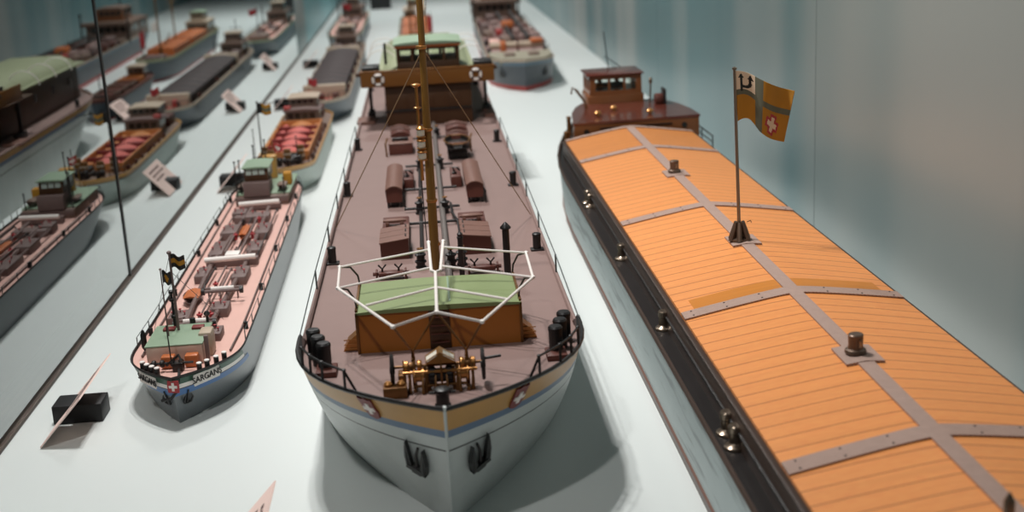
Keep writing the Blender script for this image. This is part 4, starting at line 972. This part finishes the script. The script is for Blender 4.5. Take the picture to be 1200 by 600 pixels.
x0, x1, y0, y1 = -.296, -.217, 2.245, 2.70; zc = .062
for nm, b in (('coaming', (x0 - .003, x0, y0, y1)), ('coaming', (x1, x1 + .003, y0, y1)), ('coaming', (x0 - .003, x1 + .003, y0 - .003, y0)), ('coaming', (x0 - .003, x1 + .003, y1, y1 + .003))):
    part(MB().box(*b, .044, zc, 0, .0005), nm, SIENNA, S)
part(MB().box(x0, x1, y0, y1, .0455, .0475), 'hold_floor', HOLDPINK, S)
for k in range(5):
    a = lerp(y0, y1, (k + .08) / 5); b = lerp(y0, y1, (k + .92) / 5); n = 10
    part(MB().prism([(x0 + .016, .047)] + [(lerp(x0 + .016, x1 - .016, i / n), .052 + .0085 * math.sin(PI * i / n)) for i in range(n + 1)] + [(x1 - .016, .047)], a, b), 'cargo_mound', SIENNA if k == 4 else HOLDPINK, S)
    if k: part(MB().box(x0, x1, lerp(y0, y1, k / 5) - .003, lerp(y0, y1, k / 5) + .003, .047, zc - .001, 0, .0006), 'hold_beam', MAROON, S)
    for x in (x0 + .008, x1 - .008): part(MB().box(x - .005, x + .005, a, b, .047, .054, 0, .001), 'side_ceiling', SIENNA if x > -.25 else HOLDPINK, S)
for y in [2.27 + .07 * i for i in range(7)]:
    for sg in (-1, 1):
        x, yy, z = H.edge(y, sg, -.003, .007); part(MB().box(x - .002, x + .002, y - .004, y + .004, z, z + .009, 0, .0005), 'coaming_stay', OXIDE, S)
house(S, -.292, -.221, 2.72, 2.80, .046, .078, TAUPE, TGREY, 'accommodation', 4)
house(S, -.285, -.226, 2.765, 2.86, .078, .099, TAUPE, BEIGE, 'wheelhouse', 4, glass=DARKGL)
part(MB().box(-.29, -.222, 2.86, 2.95, .046, .066, 0, .002), 'after_house', OXIDE, S)
part(MB().box(-.294, -.28, 2.725, 2.75, .08, .087, 0, .001), 'red_chest', REDBR, S)
for x, y in ((-.274, 2.165), (-.246, 2.165), (-.289, 2.21), (-.226, 2.21)):
    part(MB().box(x - .006, x + .006, y - .006, y + .006, .05, .078, 0, .001), 'vent_trunk', BRONZE, S)
    for zz in (.058, .068): part(MB().box(x - .0065, x + .0065, y - .0065, y + .0065, zz, zz + .003), 'trunk_band', BEIGE, S)
wl = part(MB().tube([(-.285, 2.145, .06), (-.23, 2.145, .06)], .0016, 0, 8), 'windlass', DARK, S)
for x in (-.28, -.266, -.25, -.236): part(MB().lathe(x - .0025, 2.145, .06, [(.005, 0), (.006, .001), (.006, .004), (.005, .005)], 0, 12, 'x'), 'chain_wheel', DARK, wl)
for x in (-.272, -.244): part(MB().box(x - .002, x + .002, 2.138, 2.152, .05, .063), 'side_frame', DARK, wl)
part(MB().box(-.25, -.224, 2.18, 2.23, .05, .062, 0, .002), 'winch', BLACK, S)
part(MB().lathe(-.2565, 2.125, .054, [(.005, 0), (.0045, .01), (.006, .012), (.004, .015)], 0, 12), 'bow_bitt', BLACK, S)
mm = mast_of(S, -.292, 2.19, .05, .16, .0014, DARK, .0)
part(MB().tube([(-.292, 2.19, .155), (-.265, 2.20, .157), (-.235, 2.205, .152)], .0007, 0, 5), 'gaff', DARK, mm)
small_flag(mm, -.2915, 2.19, .158, .024, .018, [FYEL, FGRY, BLACK], lambda u, v: 2 if u < .3 else (1 if abs(v - .5) < .2 else 0))
mast_of(S, -.302, 2.17, .05, .115, .001, DARK); mast_of(S, -.228, 2.16, .05, .10, .001, DARK)
rail(H, S, 2.11, 2.22, 4, .012, DARK, .0008); bol_row(H, S, (2.25, 2.5, 2.68), (-1, 1), .0028, .009, OXIDE)
anchors(H, S, 2.112, .03, .009)
mk = mast_of(S, -.2565, 2.985, .05, .12, .001, MASTC, name='ensign_staff')
small_flag(mk, -.2565, 2.986, .118, .02, .016, [RED], lambda u, v: 0)

WARP[0] = None
# ---------------------------------------------------------------- dark covered barge with a red bow
S = thing('ship_model', 'grey cargo ship model with long dark mauve hatch cover and red foredeck', 'model ship', (-.238, 3.1, 0))
ez = lambda y: .052 + (.010 * ((3.2 - y) / .3) ** 2 if y < 3.2 else 0)
H = Hull(-.238, 2.925, 4.42, .0585, ez, Lt=.18, Lb=.26, pt=2.6, pb=2.1, rake=.04, St=.2, Sb=.3, qt=2.6, qb=1.9, rs=.04)
part(H.shell([('o', 0), ('o', .007), ('v', .6), ('v', .3), ('v', .1), ('v', 0)], [1, 0, 0, 0, 0]), 'hull', [NAVY, BEIGE], S)
part(H.deck(.006, y1=3.1), 'foredeck', REDBR, S); part(H.deck(.006, y0=3.1), 'deck', TAUPE, S); part(H.rim(0, .0016), 'cap_rail', BEIGE, S)
n = 8; x0, x1 = -.283, -.190
part(MB().prism([(x0, .046), (x0, .068)] + [(lerp(x0, x1, i / n), .068 + .008 * math.sin(PI * i / n)) for i in range(1, n)] + [(x1, .068), (x1, .046)], 3.10, 3.95), 'hatch_cover', DKCOVER, S)
for k in range(1, 9): part(MB().prism([(lerp(x0, x1, i / n), .0686 + .008 * math.sin(PI * i / n)) for i in range(n + 1)] + [(lerp(x1, x0, i / n), .067 + .008 * math.sin(PI * i / n)) for i in range(n + 1)], 3.10 + k * .0944 - .003, 3.10 + k * .0944 + .003), 'hatch_batten', TGREY, S)
for y in (3.085, 3.965): part(MB().box(x0 - .004, x1 + .004, y - .012, y + .012, .046, .078, 0, .002), 'hatch_end', BEIGE, S)
for k in range(10): part(MB().box(-.186, -.1815, 3.14 + k * .085, 3.16 + k * .085, .046, .060, 0, .001), 'coaming_stay', BEIGE if k % 2 else OXIDE, S)
for x in (-.27, -.238, -.206): part(MB().lathe(x, 3.0, .052, [(.008, 0), (.006, .01), (.008, .013), (.004, .017)], 0, 12), 'bow_winch', OXIDE, S)
part(MB().box(-.272, -.262, 2.985, 3.01, .05, .075, 0, .002), 'red_locker', REDBR, S)
for x, y, w, d, h, mt in ((-.26, 4.02, .03, .06, .02, REDBR), (-.215, 4.03, .03, .07, .022, TPINK), (-.262, 4.11, .025, .05, .025, TGREY), (-.215, 4.13, .03, .05, .02, TAUPE), (-.238, 4.08, .02, .12, .016, TPINK)):
    part(MB().box(x - w / 2, x + w / 2, y - d / 2, y + d / 2, .046, .046 + h, 0, .002), 'deck_house', mt, S)
house(S, -.272, -.204, 4.18, 4.33, .046, .085, TAUPE, TAUPE, 'accommodation', 4)
house(S, -.262, -.214, 4.22, 4.30, .087, .115, TAUPE, BEIGE, 'wheelhouse', 3)
for x in (-.287, -.19): mast_of(S, x, 4.15, .05, .105, .002, DARK, .006)
mast_of(S, -.238, 4.33, .05, .15, .0018, DARK, .02); anchors(H, S, 2.94, .03, .012)
rail(H, S, 2.95, 3.08, 3, .014, DARK, .001); bol_row(H, S, (3.2, 3.5, 3.8), (-1, 1), .004, .01, OXIDE)

# ---------------------------------------------------------------- far left ship
S = thing('ship_model', 'farthest ship model of the left row, blue grey hull and taupe wheelhouse', 'model ship', (-.27, 4.6, 0))
gz = lambda y: .055 + (.010 * ((4.75 - y) / .3) ** 2 if y < 4.75 else 0)
H = Hull(-.268, 4.47, 5.75, .060, gz, Lt=.2, Lb=.28, pt=2.5, pb=2.0, rake=.04, St=.2, Sb=.3, qt=2.5, qb=1.9, rs=.04)
part(H.shell([('o', 0), ('o', .007), ('v', .5), ('v', .12), ('v', 0)], [1, 0, 0, 0]), 'hull', [NAVY, CREAM_GREEN], S)
part(H.deck(.005), 'deck', TPINK, S); part(H.rim(0, .0016), 'cap_rail', GREY_GREEN, S)
part(MB().box(-.30, -.236, 4.62, 4.75, .05, .068, 0, .003), 'forward_house', TAUPE, S)
for k in range(5):
    for x in (-.29, -.246): part(MB().box(x - .013, x + .013, 4.80 + k * .10, 4.87 + k * .10, .05, .066 + .004 * (k % 2), 0, .003), 'tank_trunk', (TPINK, TGREY, OXIDE)[(k + (x > -.27)) % 3], S)
for k in range(3): part(MB().box(-.27, -.264, 4.8 + k * .16, 4.93 + k * .16, .052, .06, 0, .001), 'pipe_rack', ORANGE if k == 1 else TGREY, S)
house(S, -.308, -.228, 5.32, 5.55, .05, .095, TAUPE, TAUPE, 'accommodation', 4)
house(S, -.293, -.243, 5.36, 5.48, .098, .132, TAUPE, BEIGE, 'wheelhouse', 3)
for x in (-.322, -.214): mast_of(S, x, 5.30, .05, .125, .003, DARK, .008)
mast_of(S, -.268, 5.56, .05, .19, .002, DARK, .03); m_ = mast_of(S, -.268, 4.68, .05, .16, .002, DARK, .0)
small_flag(m_, -.268, 4.68, .158, .03, .02, [RED], lambda u, v: 0)
rail(H, S, 4.55, 5.3, 8, .014, DARK, .001)

# ---------------------------------------------------------------- small boat astern of the big tanker
S = thing('ship_model', 'small brown cargo boat model with open red holds, close behind the big tanker', 'model ship', (-.03, 3.3, 0))
kz = lambda y: .05 + (.008 * ((3.4 - y) / .2) ** 2 if y < 3.4 else 0)
H = Hull(-.03, 3.185, 3.84, .045, kz, Lt=.12, Lb=.16, pt=2.5, pb=2.0, rake=.02, St=.13, Sb=.2, qt=2.5, qb=1.9, rs=.02)
part(H.shell([('o', 0), ('o', .007), ('v', .5), ('v', .1), ('v', 0)], [1, 0, 0, 2]), 'hull', [NAVY, OXIDE, REDBR], S)
part(H.deck(.004), 'deck', OXIDE, S); part(H.rim(0, .0015), 'cap_rail', OXIDE, S)
for k in range(4):
    a, b = 3.30 + k * .1, 3.39 + k * .1
    fr_m = MB()
    for q in ((-.06, -.056, a, b), (-.004, 0, a, b), (-.06, 0, a, a + .004), (-.06, 0, b - .004, b)): fr_m.box(*q, .046, .058)
    hh = part(fr_m, 'hatch_coaming', SIENNA if k == 3 else TAUPE, S); part(MB().box(-.056, -.004, a + .004, b - .004, .046, .05), 'hold_floor', MAROON, hh)
house(S, -.052, -.008, 3.71, 3.77, .046, .08, TANBR, BEIGE, 'wheelhouse', 3)
part(MB().tube([(-.055, 3.26, .06), (-.005, 3.26, .06)], .003, 0, 8), 'windlass', DARK, S); mast_of(S, -.03, 3.29, .05, .11, .0015, DARK, .0)
anchors(H, S, 3.215, .03, .01)

# ---------------------------------------------------------------- ship with orange hatches behind
S = thing('ship_model', 'dark hulled ship model with varnished orange hatches, masts and red flag, seen above the green wheelhouse roof', 'model ship', (-.015, 4.1, 0))
S['label'] = 'dark ship model with varnished orange hatches and red flag, beyond the green wheelhouse roof'
fz = lambda y: .066 + (.010 * ((4.15 - y) / .25) ** 2 if y < 4.15 else 0)
H = Hull(-.015, 3.93, 5.2, .056, fz, Lt=.16, Lb=.24, pt=2.5, pb=2.0, rake=.03, St=.16, Sb=.26, qt=2.5, qb=1.9, rs=.03)
part(H.shell([('o', 0), ('o', .007), ('v', .5), ('v', .1), ('v', 0)], [1, 0, 0, 2]), 'hull', [NAVY, CREAM_GREEN, REDBR], S)
part(H.deck(.005), 'deck', TAUPE, S); part(H.rim(0, .0016), 'cap_rail', CREAM_GREEN, S)
for a, b in ((4.18, 4.50), (4.53, 4.86)):
    for xa, xb in ((-.058, -.017), (-.013, .028)): part(MB().prism([(xa, .06), (xa, .083 if xa < -.04 else .088), (xb, .088 if xa < -.04 else .083), (xb, .06)], a, b), 'hatch_cover', ORANGE, S)
house(S, -.055, .025, 4.90, 5.08, .06, .105, BEIGE, BEIGE, 'accommodation', 4)
house(S, -.04, .01, 4.93, 5.02, .105, .14, BEIGE, GREY_GREEN, 'wheelhouse', 3)
m_ = mast_of(S, -.028, 4.12, .06, .24, .0035, BRONZE, .0); mast_of(S, -.005, 4.51, .06, .26, .003, MASTC, .012)
m2 = mast_of(S, .036, 4.16, .06, .15, .0016, DARK)
part(MB().tube([(-.026, 4.12, .075), (.0, 4.45, .11)], .0022, 0, 6), 'derrick_boom', BRONZE, m_)
small_flag(m2, .026, 4.16, .143, .016, .05, [RED], lambda u, v: 0, droop=.1)
small_flag(m_, -.01, 4.2, .17, .02, .03, [WHITE], lambda u, v: 0)
part(MB().box(-.045, .015, 4.06, 4.12, .062, .072, 0, .002), 'bow_winch', TGREY, S)

# ---------------------------------------------------------------- tanker at the far right
S = thing('ship_model', 'grey tanker model with pinkish cluttered deck and red waterline, far right of the big tanker', 'model ship', (.272, 3.5, 0))
hz = lambda y: .068 + (.008 * ((3.65 - y) / .3) ** 2 if y < 3.65 else 0)
H = Hull(.264, 3.29, 5.35, .0885, hz, Lt=.20, Lb=.24, pt=2.6, pb=2.3, rake=.02, St=.25, Sb=.4, qt=2.5, qb=1.9, rs=.05, skew=.018)
part(H.shell([('o', 0), ('o', .012), ('v', .5), ('v', .16), ('v', 0)], [1, 0, 0, 2]), 'hull', [M('slate_grey_hull', (68, 73, 79), .4), M('steel_blue_band', (84, 104, 118), .4), REDBR], S)
part(H.deck(.004), 'deck', M('mauve_pink_deck', (150, 122, 118), .6), S); part(H.rim(0, .002), 'cap_rail', BEIGE, S)
part(MB().prism([(H.edge(3.36, -1)[0], 3.36)] + [(H.edge(y, -1, 0, .004)[0], y) for y in (3.40, 3.46, 3.54)] + [(H.edge(y, 1, 0, .004)[0], y) for y in (3.54, 3.46, 3.40, 3.36)] + [(.265, 3.335)], .066, .080, 'z'), 'forecastle_deck', M('olive_beige_deck', (146, 140, 122), .55), S)
for x in (.235, .30): part(MB().box(x - .015, x + .015, 3.42, 3.46, .08, .086, 0, .003), 'anchor_winch', TAUPE, S)
part(MB().tube([(.195, 3.66, .084), (.345, 3.66, .084)], .010, 0, 12), 'cross_tank', BEIGE, S, 'pale pink tank across the deck')
part(MB().box(.225, .24, 3.635, 3.685, .066, .096, 0, .002), 'tank_saddle', ORANGE, S); part(MB().box(.31, .345, 3.64, 3.68, .09, .1, 0, .002), 'tank_top', ORANGE, S)
rr = random.Random(5)
for k in range(8):
    y = 3.76 + k * .125
    for x in (.205, .245, .29, .335):
        h = rr.uniform(.012, .03); w = rr.uniform(.02, .032)
        part(MB().box(x - w / 2 + .012, x + w / 2 + .012, y, y + .085, .064, .064 + h, 0, .003), 'tank_trunk', rr.choice([DECK, DECK, TGREY, OXIDE, TAUPE, TPINK]), S)
for x in (.268, .313): part(MB().tube([(x, 3.72, .095), (x + .014, 4.7, .095)], .0055, 0, 8), 'cargo_pipe', DARK, S)
part(MB().box(.262, .30, 4.12, 4.18, .09, .11, 0, .004), 'orange_housing', ORANGE, S); part(MB().box(.235, .255, 3.98, 4.04, .08, .098, 0, .003), 'red_housing', REDBR, S)
house(S, .205, .36, 4.78, 5.12, .064, .125, TAUPE, TAUPE, 'accommodation', 5)
house(S, .235, .33, 4.84, 5.0, .128, .175, TANBR, TAUPE, 'wheelhouse', 4)
part(MB().box(.19, .375, 4.76, 4.80, .120, .135, 0, .003), 'bridge_wing', TAUPE, S)
for x in (.20, .365): mast_of(S, x, 4.74, .06, .165, .004, DARK, .0)
mast_of(S, .28, 5.02, .12, .26, .003, DARK, .04); mast_of(S, .272, 3.62, .06, .12, .003, OXIDE)
bol_row(H, S, (3.62, 3.85, 4.2, 4.6), (-1, 1), .005, .016, BLACK, ins=.01); rail(H, S, 3.6, 4.7, 8, .018, DARK, .0012)
anchors(H, S, 3.37, .045, .014)
# ================================================================= caption cards leaning on black blocks, and a far cube
def card(x, y, label, blabel, L=.128, w=.062, ang=47, notch=True):
    a = math.radians(ang); dx, dzv = math.cos(a), math.sin(a); t = .0012
    nx, nz = -math.sin(a), math.cos(a)
    poly = [(0, 0)] + ([(L * .44, 0), (L * .44, .026), (L * .74, .026), (L * .74, 0)] if notch else []) + [(L, 0), (L, w), (0, w)]
    c = MB(); k = len(poly)
    def P(q, o): return (x + dx * q[1] + nx * o, y + q[0], .0012 + dzv * q[1] + nz * o)
    c.v = [P(q, 0) for q in poly] + [P(q, t) for q in poly]
    c.f = [(i, (i + 1) % k, k + (i + 1) % k, k + i) for i in range(k)] + [tuple(range(k - 1, -1, -1)), tuple(range(k, 2 * k))]; c.m = [0] * len(c.f)
    o = c.obj('caption_card', PINKCARD, loc=(x, y, 0), smooth=False); tag(o, label, 'card', 'caption cards on the case floor')
    r = random.Random(int(y * 100))
    for row, (v0, n) in enumerate(((.80, 9), (.66, 10), (.52, 7))):
        mb = MB(); u = L * .16
        for q in range(n):
            ln = r.uniform(.004, .011)
            if u + ln > L * .88: break
            vv = w * v0; pl = [(u, vv), (u + ln, vv), (u + ln, vv + .0038), (u, vv + .0038)]
            vs = [P(p_, t) for p_ in pl] + [P(p_, t + .0002) for p_ in pl]
            mb.add(vs, [(0, 1, 2, 3), (7, 6, 5, 4), (0, 4, 5, 1), (1, 5, 6, 2), (2, 6, 7, 3), (3, 7, 4, 0)]); u += ln + .0028
        part(mb, 'printed_line', INK, o, smooth=False)
    if notch:
        ya = y + L * .44 + .003; yb = y + L * .74 - .003
        b = MB().box(x - .004, x + .044, ya, yb, 0, .019, 0, .0012).obj('card_block', BLOCK, loc=(x, ya, 0)); tag(b, blabel, 'block', 'black blocks under the caption cards')
    return o
card(-.381, 1.142, 'pink caption card leaning at the front left, beside the bow of the slim tanker', 'black block under the front left caption card')
card(-.379, 2.262, 'pink caption card leaning beside the stern of the slim tanker', 'black block under the card beside the slim tanker stern')
card(-.178, .800, 'pink caption card at the bottom edge, left of the big tanker bow', 'black block under the card at the bottom edge', notch=True)
card(-.379, 3.23, 'pink caption card beside the open cargo boat with red hold', 'black block under the card beside the red hold boat')
card(-.376, 4.10, 'pink caption card beside the dark mauve hatch cover', 'black block under the card beside the dark mauve hatch cover')
card(-.115, 3.18, 'pink caption card beside the small brown cargo boat astern of the big tanker', 'black block under the card beside the small brown boat')
cb = MB().box(-.235, -.135, 6.50, 6.60, 0, .12, 0, .003).obj('display_cube', BLOCK, loc=(-.185, 6.55, 0)); tag(cb, 'black cube standing alone at the far end of the case', 'block')

# ================================================================= light and camera
def area(name, loc, size, power, col, aim=None, sy=None, spread=180):
    l = bpy.data.lights.new(name, 'AREA'); l.energy = power; l.color = col; l.size = size; l.spread = math.radians(spread)
    if sy: l.shape = 'RECTANGLE'; l.size_y = sy
    o = bpy.data.objects.new(name, l); C.objects.link(o); o.location = loc
    d = (Vector(aim) - Vector(loc)) if aim else Vector((0, 0, -1))
    o.rotation_euler = d.to_track_quat('-Z', 'Y').to_euler()
    return o
WARM = (1.0, .985, .96)
for k, y in enumerate((1.32, 2.45, 3.6, 4.9, 6.3)):
    for dx, dy in ((-.27, 0), (-.15, .06), (-.20, -.07)):
        area('case_and_fill_spot', (dx, y + dy, 1.32), .035, (2.95, 2.75, 2.75, 2.7, 2.7)[k], WARM, aim=(dx * .6 + .42, y, 0), spread=130)
area('case_and_fill_spot', (-.39, .20, 1.30), .05, 2.6, WARM, aim=(-.05, .85, 0), spread=140)  # added fill lamp at front left, brightens the bow and deckhouse front
w = bpy.data.worlds.new('room'); bpy.context.scene.world = w; w.use_nodes = True
bg = w.node_tree.nodes['Background']; bg.inputs[0].default_value = rgb((150, 172, 174)); bg.inputs[1].default_value = 0.05

cam = bpy.data.cameras.new('camera'); co = bpy.data.objects.new('camera', cam); C.objects.link(co)
R = ((0.99581558, -0.06929083, 0.05958277), (-0.07571636, -0.2605156, 0.96249606), (-0.05116991, -0.96297996, -0.26467194))
mt = Matrix(((R[0][0], -R[0][1], -R[0][2], 0), (R[1][0], -R[1][1], -R[1][2], 0), (R[2][0], -R[2][1], -R[2][2], .47), (0, 0, 0, 1)))
co.matrix_world = mt
cam.sensor_width = 36; cam.lens = 45; cam.clip_start = .02; cam.clip_end = 60
cam.dof.use_dof = True; cam.dof.focus_distance = 1.25; cam.dof.aperture_fstop = 6.6
sc = bpy.context.scene; sc.camera = co
sc.view_settings.view_transform = 'Standard'; sc.view_settings.look = 'None'; sc.view_settings.gamma = 1; sc.view_settings.use_curve_mapping = False
sc.view_settings.exposure = 0.0
for o in bpy.data.objects:
    if '_o' in o: del o['_o']
